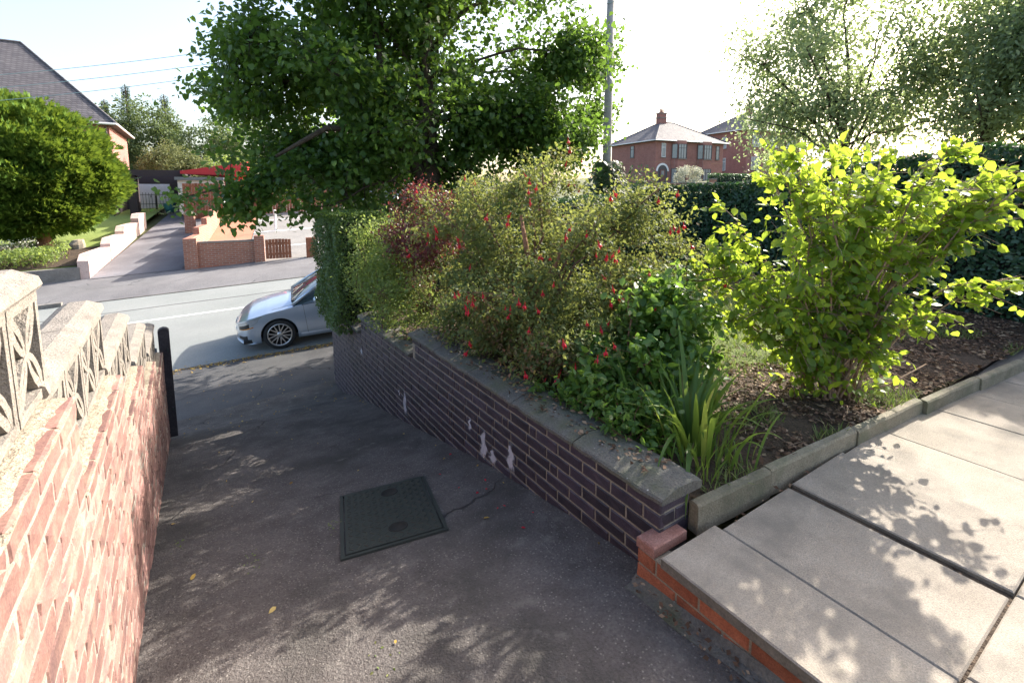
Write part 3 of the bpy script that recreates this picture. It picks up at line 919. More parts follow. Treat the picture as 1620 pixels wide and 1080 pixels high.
def branching(base, cl, K, r0, r1, rt, lift=.5, m=None, name='branches', parent=None, n_seg=9, tw_sides=3, trunk=None, wig=.06):
    """limbs from base to K picked clusters, twigs from the limbs to every cluster"""
    base = np.array(base, float)
    mb = MB()
    idx = [int(rng.integers(len(cl)))]
    dd = np.linalg.norm(cl-cl[idx[0]], axis=1)
    for _ in range(K-1):
        j = int(np.argmax(dd*(.6+.4*rng.random(len(dd))))); idx.append(j); dd = np.minimum(dd, np.linalg.norm(cl-cl[j], axis=1))
    samples = []
    for j in idx:
        e = cl[j]
        st = base.copy()
        if trunk is not None:
            k = rng.uniform(.35, 1.0); st = np.array(trunk[0])*(1-k)+np.array(trunk[1])*k
            if e[2] < st[2]: st = np.array(trunk[0])*(.65)+np.array(trunk[1])*.35
        else:
            st[:2] += rng.normal(size=2)*r0*3
        L = np.linalg.norm(e-st)
        mid = st*.5+e*.5 + np.array([0, 0, lift*L*.35]) - (e-st)*np.array([.18, .18, 0])
        pts = bez(st, mid, e, n_seg) + rng.normal(size=(n_seg, 3))*L*wig*.25*np.linspace(0, 1, n_seg)[:, None]*(1-np.linspace(0, 1, n_seg)[:, None])*4
        rad = np.linspace(r0*(.6+.5*rng.random()), r1, n_seg)
        mb.tube(pts, rad, 6)
        samples.append(pts[2:])
    sp = np.concatenate(samples)
    starts = []
    for e in cl:
        j = int(np.argmin(np.linalg.norm(sp-e, axis=1)+rng.random(len(sp))*.02)); st = sp[j]; starts.append(st)
        L = np.linalg.norm(e-st)
        if L < .02: continue
        mid = (st+e)/2+rng.normal(size=3)*L*.12+np.array([0, 0, L*.1])
        mb.tube(bez(st, mid, e, 4), np.linspace(rt, rt*.35, 4), tw_sides, cap=False)
    o = mb.build(name, m, parent, True)
    return o, np.array(starts)

def cluster_leaves(cl, starts, per, spread, size, jit=.35, droop=.25, along=.35):
    n = len(cl)*per
    c = np.repeat(cl, per, 0); s0 = np.repeat(starts, per, 0)
    t = 1-rng.random((n, 1))*along
    pos = s0*(1-t)+c*t + rng.normal(size=(n, 3))*spread*np.array([1, 1, .75])
    out = norm(c-s0)
    ax = norm(out*.5 + rdir(n)*.9 + np.array([0, 0, -droop]))
    nr = norm(np.array([0, 0, 1.0]) + rdir(n)*.75)
    sz = size*(1-jit+2*jit*rng.random(n))
    return pos, ax, nr, sz

def soft_rnd(pos, sc, amt=.5):
    """per-leaf value that also drifts over the plant, so clumps differ"""
    b = np.array([noise.noise(Vector(p*sc)) for p in pos])
    return np.clip(rng.random(len(pos))*(1-amt)+(b*.5+.5)*amt, 0, 1)

# ------------------------------------------------------------------ street tree by the drive (large leaved lime)
tb = (4.1, 9.2, -3.18)
t1 = empty('lime_tree', tb, label='large dark green lime tree rising behind the shrubs beside the road', cat='tree')
tz = np.array(tb)
TT = MB(); TT.tube([(0, 0, -.1), (.02, .02, .3), (.05, .03, 1.6), (0, .08, 3.2), (-.05, .1, 4.6), (-.05, .15, 6.2), (0, .2, 8.2)], [.36, .29, .25, .21, .16, .11, .04], 12)
TT.tube([(0, .05, 2.8), (-.5, .0, 4.0), (-.95, -.1, 5.2), (-1.25, -.1, 6.6)], [.15, .12, .085, .04], 8)
TT.tube([(0, .05, 2.4), (.6, .1, 3.4), (1.5, .0, 4.3), (2.2, -.1, 5.4)], [.13, .10, .075, .04], 8)
TT.tube([(-.45, 0, 3.9), (-1.2, -.3, 4.25), (-2.2, -.7, 4.2), (-3.0, -.9, 3.7)], [.09, .07, .05, .025], 7)
TT.build('trunk', m_bark, t1, True)
E1 = [((3.2, 9.9, 1.5), (2.6, 2.4, 2.7), 1.0), ((1.55, 11.0, 1.9), (1.55, 1.6, 1.9), 1.4), ((.95, 10.3, -.15), (1.15, 1.0, .62), 2.8), ((2.2, 9.8, .2), (1.4, 1.1, .85), 1.5),
      ((5.4, 9.0, 1.45), (1.9, 1.6, 1.15), 1.3), ((6.2, 8.7, 1.6), (1.2, 1.2, .75), 1.3), ((7.0, 8.8, 2.9), (.85, 1.2, 1.6), 1.5), ((9.3, 10.2, 3.1), (1.0, 1.0, 1.7), 1.5), ((7.5, 9.0, 1.2), (.75, .8, .8), 1.6), ((3.8, 9.8, 4.6), (3.3, 3.0, 2.0), .7), ((4.7, 9.4, -.7), (1.7, 1.2, 1.2), 1.2), ((6.9, 8.9, 1.3), (1.0, .9, .9), 1.8), ((5.9, 8.9, .9), (1.2, .9, .7), 1.5)]  # includes a low lobe, hidden by the fuchsia, added to shade the pavement
cl1 = in_ellipsoids(E1, 1420, .5, .42, .9, 3)
br, st = branching(tz, cl1-tz, 34, .055, .015, .011, .35, m_bark, 'branches', t1, trunk=((0, .05, 2.2), (-.05, .15, 6.4)))
cl1 = cl1-tz
pos, ax, nr, sz = cluster_leaves(cl1, st, 62, .21, .092, .3, .55, .5)
inst('crown', leaves('crown', pos, ax, nr, sz, T_HEART, m_lime, soft_rnd(pos, .9, .35)), t1)
t1.children[-1]['kind'] = 'stuff'

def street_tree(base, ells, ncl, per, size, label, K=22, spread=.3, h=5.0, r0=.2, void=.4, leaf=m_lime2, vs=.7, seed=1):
    r = empty('street_tree', base, label=label, cat='tree')
    b = np.array(base, float)
    tr = MB(); lean = rng.normal(size=2)*.15
    tr.tube([(0, 0, -.1), (.02, 0, .25), (lean[0]*.4, lean[1]*.4, h*.4), (lean[0], lean[1], h*.7), (lean[0]*1.3, lean[1]*1.3, h)], [r0*1.35, r0, r0*.8, r0*.55, r0*.2], 10)
    tr.build('trunk', m_bark, r, True)
    cl = in_ellipsoids(ells, ncl, .5, void, vs, seed)-b
    br, st = branching(b, cl, K, r0*.3, .014, .010, .3, m_bark, 'branches', r, trunk=((0, 0, h*.35), (lean[0], lean[1], h*.95)))
    pos, ax, nr, sz = cluster_leaves(cl, st, per, spread, size, .3, .45, .6)
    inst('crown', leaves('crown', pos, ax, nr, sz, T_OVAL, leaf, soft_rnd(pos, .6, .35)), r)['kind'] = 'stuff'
    return r
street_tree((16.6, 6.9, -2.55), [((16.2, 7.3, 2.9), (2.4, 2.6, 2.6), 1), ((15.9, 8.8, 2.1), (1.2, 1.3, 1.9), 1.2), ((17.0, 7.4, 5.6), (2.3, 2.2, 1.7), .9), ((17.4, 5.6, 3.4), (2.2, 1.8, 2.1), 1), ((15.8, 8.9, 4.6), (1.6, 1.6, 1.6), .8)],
            620, 46, .115, 'airy street tree with glare-paled green leaves behind the bright yellow green shrub', seed=11)
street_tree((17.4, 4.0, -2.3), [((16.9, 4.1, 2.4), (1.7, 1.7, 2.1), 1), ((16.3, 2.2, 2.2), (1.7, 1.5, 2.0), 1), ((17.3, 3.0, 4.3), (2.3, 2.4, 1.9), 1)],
            680, 48, .11, 'tall street tree with glare-paled green leaves above the clipped dark hedge', seed=23, K=18)

# ------------------------------------------------------------------ utility pole, ivy, cables
up = empty('utility_pole', (8.85, 9.13, -2.95), label='tall weathered timber utility pole beside the lime tree', cat='pole')
MB().tube([(0, 0, 0), (.02, 0, 4), (.03, 0, 9.2)], [.125, .11, .085], 12).build('pole', m_pole, up, True)
for i in range(9):
    zz = 3.2+i*.42; s_ = 1 if i % 2 else -1
    MB().tube([(.02, 0, zz), (.02+.21*s_, -.02, zz)], .011, 5).build('step_bolt', m_iron, up)
for i in range(3): MB().lathe([(.001, 0), (.035, 0), (.045, .03), (.03, .06), (.04, .09), (.02, .12), (.001, .12)], 10, Matrix.Translation((.03, -.12, 7.7+.28*i))).build('insulator', m_white, up)
iv = empty('ivy', (8.85, 9.0, -2.95), label='ivy climbing the foot of the utility pole', cat='climber')
n = 4200
zz = rng.random(n)**.9*3.7
rad = .12+.42*np.exp(-((zz-2.4)/1.5)**2)*rng.random(n)+.12*rng.random(n)
an = rng.random(n)*6.283
pos = np.stack([np.cos(an)*rad, np.sin(an)*rad+.12, zz], 1)
inst('foliage', leaves('foliage', pos, np.stack([np.cos(an), np.sin(an), -.8+0*an], 1)+rdir(n)*.4, np.stack([np.cos(an), np.sin(an), .6+0*an], 1)+rdir(n)*.3, .085*(.6+.8*rng.random(n)), T_HEART, m_ivy), iv)['kind'] = 'stuff'
MB().tube([(0, 0, 0), (.10, .0, 1), (.02, -.02, 2.2), (.1, .1, 3.4)], [.03, .025, .02, .01], 5).build('stem', m_twig, iv)
m_cable = plain('cable_sheath', (.30, .42, .42), .6)
for i, (zz, ty) in enumerate(((4.55, 'upper'), (4.80, 'middle'), (5.05, 'lower'))):
    a = np.array((8.88, 9.01, zz)); b = np.array((-10.6, 25.2, (2.35, 2.75, 3.15)[i]))
    pts = [tuple(a+(b-a)*t - np.array([0, 0, .9*4*t*(1-t)*(.6)])) for t in np.linspace(0, 1, 24)]
    lab = ('lowest', 'middle', 'highest')[i]
    tag(MB().tube(pts, .008, 5).build('overhead_cable', m_cable), '%s of three thin overhead cables crossing in front of the slate roof at left' % lab, 'cable', 'overhead cables')

# ------------------------------------------------------------------ hedges
def hedge(name, path_, wdt, zb, zt, n, size, m, label, group=None, core_m=None, top_noise=.06, tmpl=T_DIA, cat='hedge'):
    """path_: polyline of (x,y); leaves over faces and top of a slightly wavy block"""
    p = np.array(path_, float)
    seg = np.linalg.norm(np.diff(p, axis=0), axis=1); L = seg.sum()
    r = empty(name, (p[0, 0], p[0, 1], zb(p[0, 0], p[0, 1])), label=label, cat=cat, group=group)
    o0 = np.array([p[0, 0], p[0, 1], zb(p[0, 0], p[0, 1])])
    cum = np.concatenate([[0], np.cumsum(seg)])
    def at(s):
        s = np.clip(s, 0, L-1e-6)
        i = np.clip(np.searchsorted(cum, s, 'right')-1, 0, len(seg)-1)
        t = ((s-cum[i])/seg[i])[:, None]
        q = p[i]*(1-t)+p[i+1]*t; d_ = (p[i+1]-p[i])/seg[i][:, None]
        return q, np.stack([d_[:, 1], -d_[:, 0]], 1)
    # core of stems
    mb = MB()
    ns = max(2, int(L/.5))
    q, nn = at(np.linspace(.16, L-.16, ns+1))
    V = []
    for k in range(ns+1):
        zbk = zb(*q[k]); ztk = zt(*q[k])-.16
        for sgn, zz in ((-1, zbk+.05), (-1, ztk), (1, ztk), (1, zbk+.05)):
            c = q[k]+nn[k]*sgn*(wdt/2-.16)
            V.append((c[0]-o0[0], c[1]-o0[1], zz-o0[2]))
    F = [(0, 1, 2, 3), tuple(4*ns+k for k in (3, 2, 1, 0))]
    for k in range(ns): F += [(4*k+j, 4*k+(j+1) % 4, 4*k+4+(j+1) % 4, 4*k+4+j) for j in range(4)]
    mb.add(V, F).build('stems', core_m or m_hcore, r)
    s = rng.random(n)*L
    q, nn = at(s)
    zb_ = np.array([zb(*c) for c in q]); zt_ = np.array([zt(*c) for c in q])
    hgt = zt_-zb_
    areaf = 2*np.mean(hgt)/(2*np.mean(hgt)+wdt)
    side = rng.random(n) < areaf
    sgn = np.where(rng.random(n) < .5, -1, 1)
    h = np.where(side, rng.random(n), 1.0)
    off = np.where(side, sgn*wdt/2, (rng.random(n)-.5)*wdt)
    bul = np.array([noise.noise(Vector((a*1.6, b*1.6, c_*2.2))) for a, b, c_ in zip(q[:, 0], q[:, 1], h*hgt)])*top_noise + np.array([noise.noise(Vector((a*5, b*5, c_*6))) for a, b, c_ in zip(q[:, 0]+off, q[:, 1], h*hgt)])*top_noise*.5
    dep = rng.random(n)**2*.12
    rnd_edge = np.where(side & (h > .9), (h-.9)*.9, 0)
    off = off + np.where(side, sgn*(bul-dep-rnd_edge), 0)
    z = zb_+h*hgt + np.where(side, 0, bul-dep)
    ends = rng.random(n) < .06
    pos = np.stack([q[:, 0]+nn[:, 0]*off, q[:, 1]+nn[:, 1]*off, z], 1)
    dirn = np.where(side[:, None], np.concatenate([nn*sgn[:, None], np.full((n, 1), .25)], 1), np.array([0, 0, 1.0])[None])
    endm = rng.random(n) < .5*wdt/(L+wdt)
    s_end = np.where(rng.random(n) < .5, 0.0, L)
    qe, ne = at(s_end); tg = np.stack([-ne[:, 1], ne[:, 0]], 1)*np.where(s_end > 0, 1, -1)[:, None]
    oe = (rng.random(n)-.5)*wdt; he = rng.random(n)
    pe = np.concatenate([qe+ne*oe[:, None]+tg*((bul-dep)*1.0)[:, None], (zb_+he*hgt)[:, None]], 1)
    pos = np.where(endm[:, None], pe, pos)
    dirn = np.where(endm[:, None], np.concatenate([tg, np.full((n, 1), .2)], 1), dirn)
    nrm_ = norm(dirn+rdir(n)*.6)
    ax = norm(np.cross(dirn, rdir(n))+dirn*.35+np.array([0, 0, .1]))
    inst('foliage', leaves('foliage', pos-o0, ax, nrm_, size*(.6+.8*rng.random(n)), tmpl, m, np.clip(rng.random(n)*.7+.3*(bul/top_noise*.5+.5), 0, 1)), r)['kind'] = 'stuff'
    return r
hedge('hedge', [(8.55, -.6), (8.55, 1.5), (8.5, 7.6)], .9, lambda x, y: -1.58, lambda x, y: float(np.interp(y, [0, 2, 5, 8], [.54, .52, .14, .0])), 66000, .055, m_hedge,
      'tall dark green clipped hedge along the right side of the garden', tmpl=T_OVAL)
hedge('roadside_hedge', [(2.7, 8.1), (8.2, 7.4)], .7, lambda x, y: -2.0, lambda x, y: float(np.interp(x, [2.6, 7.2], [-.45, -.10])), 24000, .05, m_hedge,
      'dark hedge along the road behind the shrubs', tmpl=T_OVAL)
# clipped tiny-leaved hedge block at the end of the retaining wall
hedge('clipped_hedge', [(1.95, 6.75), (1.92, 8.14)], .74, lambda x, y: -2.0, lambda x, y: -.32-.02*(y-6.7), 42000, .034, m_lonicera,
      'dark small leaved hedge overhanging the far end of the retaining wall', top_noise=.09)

def shrub(name, base, ells, ncl, per, spread, size, m, label, cat='shrub', K=16, r0=.018, rt=.004, tmpl=T_DIA, wood=m_twig, droop=.2, lift=.3, void=0, vs=2.0, shell=.45, zmin=None, along=.4, up=.0, bias=.5, holes=None):
    r = empty(name, base, label=label, cat=cat)
    b = np.array(base, float)
    cl = in_ellipsoids(ells, ncl, shell, void, vs, len(label), zmin)
    if holes:
        cl = np.array([p for p in cl if p[2] < holes[0] or noise.noise(Vector(p*holes[1])+Vector((9, 4, 2))) > holes[2]])
    cl = cl-b
    o, st = branching((0, 0, 0), cl, K, r0, rt*1.6, rt, lift, wood, 'stems', r)
    o['kind'] = 'stuff'
    pos, ax, nr, sz = cluster_leaves(cl, st, per, spread, size, .35, droop, along)
    ax = norm(ax+np.array([0, 0, up]))
    inst('foliage', leaves('foliage', pos, ax, nr, sz, tmpl, m, soft_rnd(pos, 1.6, bias)), r)['kind'] = 'stuff'
    return r, cl, st

# light green twiggy shrub and purple barberry
shrub('light_shrub', (2.05, 6.2, -1.75), [((2.1, 6.2, -.95), (.55, .7, .72), 1), ((1.85, 5.6, -1.15), (.35, .7, .55), .9), ((1.95, 4.9, -1.25), (.35, .5, .4), .7)], 360, 52, .07, .038, m_light,
      'pale green twiggy shrub between the dark clipped hedge and the red flowered fuchsia', up=.5)
shrub('barberry', (2.35, 5.75, -1.65), [((2.35, 5.5, -.42), (.55, .55, .55), 1), ((2.1, 5.1, -.8), (.35, .5, .5), .6)], 230, 48, .07, .034, m_berb,
      'purple leaved barberry beside the fuchsia', up=.3, void=.35, vs=2.5)

# fuchsia with pendent red flowers
FE = [((2.75, 3.70, -.60), (.95, 1.15, 1.05), 1.2), ((2.35, 4.6, -.6), (.65, .9, .85), 1), ((2.2, 3.3, -1.0), (.55, .9, .55), 1), ((2.75, 2.75, -.95), (.7, .6, .55), .9), ((3.45, 3.0, -.62), (.70, .60, .62), 1.1),
      ((3.2, 3.3, -.25), (.75, .7, .5), .8), ((3.5, 2.6, -.7), (.5, .45, .45), .8), ((2.05, 2.75, -1.15), (.3, .7, .28), .8), ((2.5, 4.3, -.1), (.6, .75, .42), 1.1), ((3.75, 2.75, -.75), (.45, .4, .4), .9), ((1.98, 3.6, -1.24), (.24, .9, .2), 1.6)]
fu, fcl, fst = shrub('fuchsia', (2.55, 3.6, -1.55), FE, 1450, 55, .060, .037, m_fuch, 'large fuchsia bush with small leaves and many hanging red flowers behind the retaining wall', K=26, r0=.022, rt=.0035,
      zmin=lambda p: -1.42 if p[0] > 2.0 else -1.37, void=.24, vs=2.1, holes=(-.85, 3.2, -.06), wood=m_twig, shell=.4)
MB().tube([(0, 0, -.05), (.02, .0, .3), (.0, -.05, .62), (-.10, -.12, .95), (-.2, -.15, 1.35)], [.055, .048, .042, .028, .012], 8).tube([(.0, -.04, .55), (.22, -.1, .85), (.38, -.1, 1.2)], [.034, .024, .010], 7).build('trunk', m_bark_red, fu, True)
# flower: tube, four flared sepals, inner skirt and stamens
def flower_mesh(seed):
    r = random.Random(seed); mb = MB()
    mb.tube([(0, 0, 0), (.001, 0, -.012), (0, 0, -.022), (0, 0, -.028)], [.0012, .0028, .0032, .004], 6, False)
    for k in range(4):
        a = k*math.pi/2+r.uniform(-.2, .2)
        c, s_ = math.cos(a), math.sin(a)
        def q(u, v, z): return (c*u-s_*v, s_*u+c*v, z)
        mb.add([q(.003, -.004, -.025), q(.003, .004, -.025), q(.012, .006, -.036), q(.012, -.006, -.036), q(.017, 0, -.055)], [(0, 1, 2, 3), (3, 2, 4)])
    mb.lathe([(.0035, -.027), (.007, -.036), (.0085, -.046)], 7)
    for k in range(3): mb.tube([(0, 0, -.03), (.002*math.cos(k*2), .002*math.sin(k*2), -.066)], .0007, 3, False)
    return mb.mesh('flower', m_flower)
fls = [flower_mesh(k) for k in range(4)]
for me in fls:
    at_ = me.attributes.new('rnd', 'FLOAT', 'POINT'); at_.data.foreach_set('value', np.full(len(me.vertices), .3+.15*len(me.name) % 1, np.float32))
fw_ = fcl+np.array((2.55, 3.6, -1.55)); dist_ = np.linalg.norm(fw_, axis=1); dirs_ = fw_/dist_[:, None]
front = []
for i_ in range(len(fcl)):        # clusters on the outside towards the drive and the path
    same = (dirs_ @ dirs_[i_]) > .9985
    if dist_[i_] <= dist_[same].min()+.12: front.append(i_)
vis = fcl[rng.permutation(front)]
nf = 0
for c in vis[:130]:
    for k in range(int(rng.integers(1, 4))):
        if nf >= 296: break
        p = c + rng.normal(size=3)*np.array([.05, .05, .04]) + np.array([-.035, -.05, -.01])
        o = inst('flower', fls[nf % 4], fu, tuple(p), (rng.normal()*.25, rng.normal()*.25, rng.random()*6), (.85+.4*rng.random(),)*3); nf += 1
mb = MB()
for c in np.concatenate([vis[130:], vis[130:]])[:480]:
    p = Vector(c + rng.normal(size=3)*.05 + np.array([-.03, -.04, -.01])); q_ = (.8+.4*rng.random())
    mb.add([p+Vector(v.co)*q_ for v in fls[0].vertices], [tuple(f.vertices) for f in fls[0].polygons])
o = mb.build('flowers', m_flower, fu); o['kind'] = 'stuff'
at_ = o.data.attributes.new('rnd', 'FLOAT', 'POINT'); at_.data.foreach_set('value', rng.random(len(o.data.vertices)).astype(np.float32))

# leafy perennials in front
shrub('leafy_perennial', (2.55, 2.35, -1.54), [((2.75, 2.3, -1.08), (.55, .42, .42), 1), ((2.3, 2.2, -1.28), (.3, .4, .24), .8), ((3.0, 2.45, -.9), (.4, .35, .3), .6)], 170, 34, .055, .062, m_peren,
      'lush green leafy perennial at the near end of the bed', cat='plant', tmpl=T_OVAL, K=30, r0=.006, rt=.003, droop=.3, zmin=lambda p: -1.5)
shrub('low_perennial', (2.05, 1.85, -1.54), [((2.12, 1.9, -1.36), (.22, .30, .18), 1), ((2.02, 2.5, -1.40), (.14, .35, .12), 1)], 60, 22, .04, .045, m_peren,
      'low green plant trailing over the coping of the retaining wall', cat='plant', tmpl=T_OVAL, K=14, r0=.004, rt=.002, droop=.4, zmin=lambda p: -1.5)

# strap leaved clump (montbretia)
cr = empty('strap_leaf_clump', (2.42, 1.72, -1.56), label='clump of arching strap shaped leaves at the corner of the bed by the kerb', cat='plant')
def blade(L, ang, lean, curl, wdt, base):
    n = 9; V = []; c, s_ = math.cos(ang), math.sin(ang)
    th = lean; x = z = 0.0
    for i in range(n+1):
        t = i/n
        ww = wdt*(.55+.9*t)*(1-t**3.2)+.0005
        px_, pz_ = x, z
        for sg in (-1, 0, 1):
            V.append((base[0]+c*px_-s_*sg*ww/2, base[1]+s_*px_+c*sg*ww/2, base[2]+pz_ + (.14*ww if sg else 0)))
        th += curl/n*(.4+1.6*t)
        x += L/n*math.sin(th); z += L/n*math.cos(th)
    F = []
    for i in range(n): F += [(3*i, 3*i+1, 3*i+4), (3*i, 3*i+4, 3*i+3), (3*i+1, 3*i+2, 3*i+5), (3*i+1, 3*i+5, 3*i+4)]
    me = np_mesh('blade', V, F, m_blade, np.full(len(V), random.random()**1.3))
    return inst('blade', me, cr)
for i in range(120):
    a = random.uniform(0, 6.283); rr_ = abs(random.gauss(0, .13))
    blade(random.uniform(.28, .60), a, random.uniform(.03, .38), random.uniform(.1, 1.5), random.uniform(.018, .036), (rr_*math.cos(a+.4), rr_*math.sin(a+.4)*1.2, 0))
for L, a, le, cu, ww in ((.78, R(215), .75, 1.9, .026), (.70, R(200), .6, 1.6, .024), (.78, R(60), .22, .25, .032), (.62, R(30), .35, .5, .03), (.6, R(160), .6, .7, .03), (.62, R(175), .75, .45, .026)):
    blade(L, a, le, cu, ww, (0, 0, 0))
for i in range(60):   # short new shoots by the kerb
    blade(random.uniform(.10, .26), random.uniform(0, 6.28), random.uniform(0, .5), random.uniform(0, .7), random.uniform(.007, .014), (-.12+random.uniform(-.22, .30), -.12+random.uniform(-.18, .12), 0))

# ------------------------------------------------------------------ bright shrub (mock orange) right
mo = empty('mock_orange', (3.95, 1.62, -1.56), label='bright yellow green mock orange shrub with bare tan stems behind the kerb', cat='shrub')
mb_ = np.array((3.95, 1.62, -1.56))
# crown given in camera-facing width w (along the path, slightly back) and height
ux = np.array([.84, -.54, 0]); uy = np.array([.54, .84, 0])
def mp(wd, dp, z): return mb_+ux*wd+uy*dp+np.array([0, 0, z])
mid_pts = []
spec_ = []
for i in range(52):
    wt = -1.0+2.0*((i*.618) % 1.0); dp_ = random.uniform(-.45, .45)
    top = random.uniform(1.40, 1.80) if wt > -.55 else random.uniform(.75, 1.80+(wt+.5)*1.0)
    if i % 5 == 0: top *= .6
    spec_.append((wt, dp_, top, random.uniform(.007, .013)))
spec_ += [(1.02, 0, 1.64, .017), (.95, .1, 1.5, .013), (.88, -.1, 1.66, .012), (.8, -.15, 1.6, .012)]
for wt, dp_, top, r0 in spec_:
    s0 = mp(random.uniform(-.13, .16)+.05*wt, random.uniform(-.10, .10), 0); e = mp(wt*.97, dp_, top)
    md = mp(wt*.28, dp_*.35, top*.55)
    pts = bez(s0, md, e, 12); pts[1:-1] += rng.normal(size=(10, 3))*.012
    MB().tube(pts-mb_, np.linspace(r0, .0035, 12), 6).build('stem', m_bark_pale, mo, True)
    mid_pts.append(pts)
MB().tube(np.array([mp(.1, -.08, .06), mp(.35, -.12, .14), mp(.62, -.12, .30)])-mb_, [.010, .008, .004], 5).build('stem', m_bark_pale, mo, True)
allp = np.concatenate([p[3:] for p in mid_pts]+[p[7:] for p in mid_pts])
tw = MB(); lp, la, ln = [], [], []
for i in range(1700):
    p = allp[rng.integers(len(allp))]
    w_ = np.dot(p-mb_, ux)
    out = norm(np.array([(p-mb_)*np.array([1, 1, .3])+rdir(1)[0]*.6]))[0]
    if rng.random() < .35: out = norm(np.array([out*.4-uy*1.0+rdir(1)[0]*.3]))[0]
    L = rng.uniform(.10, .27)
    e = p+out*L+np.array([0, 0, -.03])
    tw.tube(bez(p, (p+e)/2+np.array([0, 0, .03]), e, 4)-mb_, [.003, .0025, .002, .001], 3, False)
    for k in range(int(rng.integers(4, 8))):
        t = (k+1)/7
        q = p*(1-t)+e*t+rng.normal(size=3)*.012
        lp.append(q); d_ = out*.4+rdir(1)[0]*.8+np.array([0, 0, -.35]); la.append(d_); ln.append(np.array([0, 0, .8])+rdir(1)[0]*.8)
for pts in mid_pts:   # a little basal growth
    pass
for i in range(300):
    q = mp(np.clip(rng.normal()*.24, -.5, .42)-.02, np.clip(rng.normal()*.14, -.25, .3)-.02, abs(rng.normal())*.24+.05); lp.append(q); la.append(rdir(1)[0]+np.array([0, 0, -.2])); ln.append(np.array([0, 0, .9])+rdir(1)[0]*.6)
tw.build('twigs', m_bark_pale, mo)['kind'] = 'stuff'
lp, la, ln = np.array(lp)-mb_, norm(np.array(la)), norm(np.array(ln))
ls = .060*(.45+1.0*rng.random(len(lp)))
rn = soft_rnd(lp, 1.5, .3)
order = np.argsort(np.linalg.norm(lp+mb_, axis=1))
near, rest = order[:300], order[300:]
T_MOCK = (T_OVAL[0]*np.array([1.22, 1, 1]), T_OVAL[1])
lm = []
for k in range(6):
    lm.append(leaves('leaf', np.zeros((1, 3)), np.array([[0, 1.0, 0]]), np.array([[0, 0, 1.0]]), 1.0, (T_MOCK[0]*np.array([1-.05*k, 1, (1.2, 2.6, .4, 3.4, -1.5, 4.5)[k]]), T_MOCK[1]), m_mock, np.array([(.1, .3, .5, .7, .85, .96)[k]])))
for i, j in enumerate(near):
    a = Vector(la[j]); x = a.cross(Vector(ln[j])).normalized(); z = x.cross(a)
    M = Matrix((x, a, z)).transposed()
    o = inst('leaf', lm[int(min(5, rn[j]*6))], mo, tuple(lp[j]), M.to_euler(), (ls[j],)*3)
inst('foliage', leaves('foliage', lp[rest], la[rest], ln[rest], ls[rest], T_MOCK, m_mock, rn[rest]), mo)['kind'] = 'stuff'
# ------------------------------------------------------------------ litter, grass
def scatter(n, fx, size, m, tmpl, name, label, up=.0, flat=.35, width=None):
    pos = np.array([fx() for _ in range(n)])
    ax = norm(np.concatenate([rng.normal(size=(n, 2)), np.full((n, 1), up)], 1)) if up else norm(rng.normal(size=(n, 3))*np.array([1, 1, .15]))
    nr = norm(np.array([0, 0, 1.0])+rdir(n)*flat)
    return tag(inst(name, leaves(name, pos, ax, nr, size*(.5+rng.random(n)), tmpl, m, None, width)), label, kind='stuff')
def on_bed():
    while True:
        x = rng.uniform(1.98, 8.0); y = rng.uniform(1.36-.055*(x-1.97), 2.6 if x > 2.8 else 7.5)
        if noise.noise(Vector((x*2, y*2, 2))) > -.25: return (x, y, zg(x, y)+.012+.01*rng.random())
scatter(9000, on_bed, .035, m_litter, T_DIA, 'leaf_litter', 'dry brown leaf litter and stems on the garden soil', flat=.7)
scatter(2500, on_bed, .07, m_litter, T_BLADE, 'dry_stalks', 'thin dry stalks lying on the garden soil', flat=.7)
def on_lawn():
    u, v = rng.random(), rng.random()
    p = f_lawn(u, v); return p
scatter(26000, on_lawn, .06, m_grass, T_BLADE, 'lawn_grass', 'short pale grass of the small lawn', up=1.6, width=1.6)
def on_bedgrass():
    while True:
        x = rng.uniform(2.1, 7.0); y = rng.uniform(1.36-.055*(x-1.97), 2.4)
        if noise.noise(Vector((x*1.7, y*2.5, 8))) > .12: return (x, y, zg(x, y))
scatter(3000, on_bedgrass, .07, m_grass, T_BLADE, 'bed_weeds', 'thin grass and weeds in the soil by the kerb', up=1.2, width=1.5)
def on_gutter():
    d = rng.uniform(-3.5, 3.0); e = -.30+abs(rng.normal())*-.10 + .12*rng.normal()*(rng.random() < .3)
    return (*xy(d, e), max(znear(d, e), zroad(d, e))+.008)
scatter(900, on_gutter, .045, m_fallen, T_OVAL, 'fallen_leaves', 'yellow fallen leaves along the gutter', flat=.3)
def on_drive():
    while True:
        x = rng.uniform(-.3, 1.72); y = rng.uniform(1.2, 9.5)
        if rng.random() < (.15+.85*sat((y-5)/3)) or x > 1.6 or x < -.25: return (*f_drive(x, min(y, 8.2))[:2], f_drive(x, min(y, 8.2))[2]+.008) if y < 8.2 else (x, y, znear(*de(x, y))+.008)
scatter(130, on_drive, .028, m_fallen, T_OVAL, 'drive_leaves', 'scattered dry leaves on the driveway', flat=.3)
def on_coping():
    y = rng.uniform(1.5, 8.0); x = WX+rng.uniform(.03, .24)+.03*rng.normal()*(y > 2)
    zt = -1.468 if y < 4.53 else (-1.693 if y < 6.39 else -1.918)
    return (x, y, zt+.068)
scatter(900, on_coping, .03, m_litter, T_DIA, 'coping_litter', 'dry leaf litter lying on the wall coping', flat=.6)
def on_petal():
    x = rng.uniform(1.35, 1.7); y = 2.6+rng.normal()*.45; return (x, y, f_drive(x, y)[2]+.008)
scatter(10, on_petal, .022, m_flower, T_OVAL, 'fallen_petals', 'fallen red fuchsia petals on the drive', flat=.2)
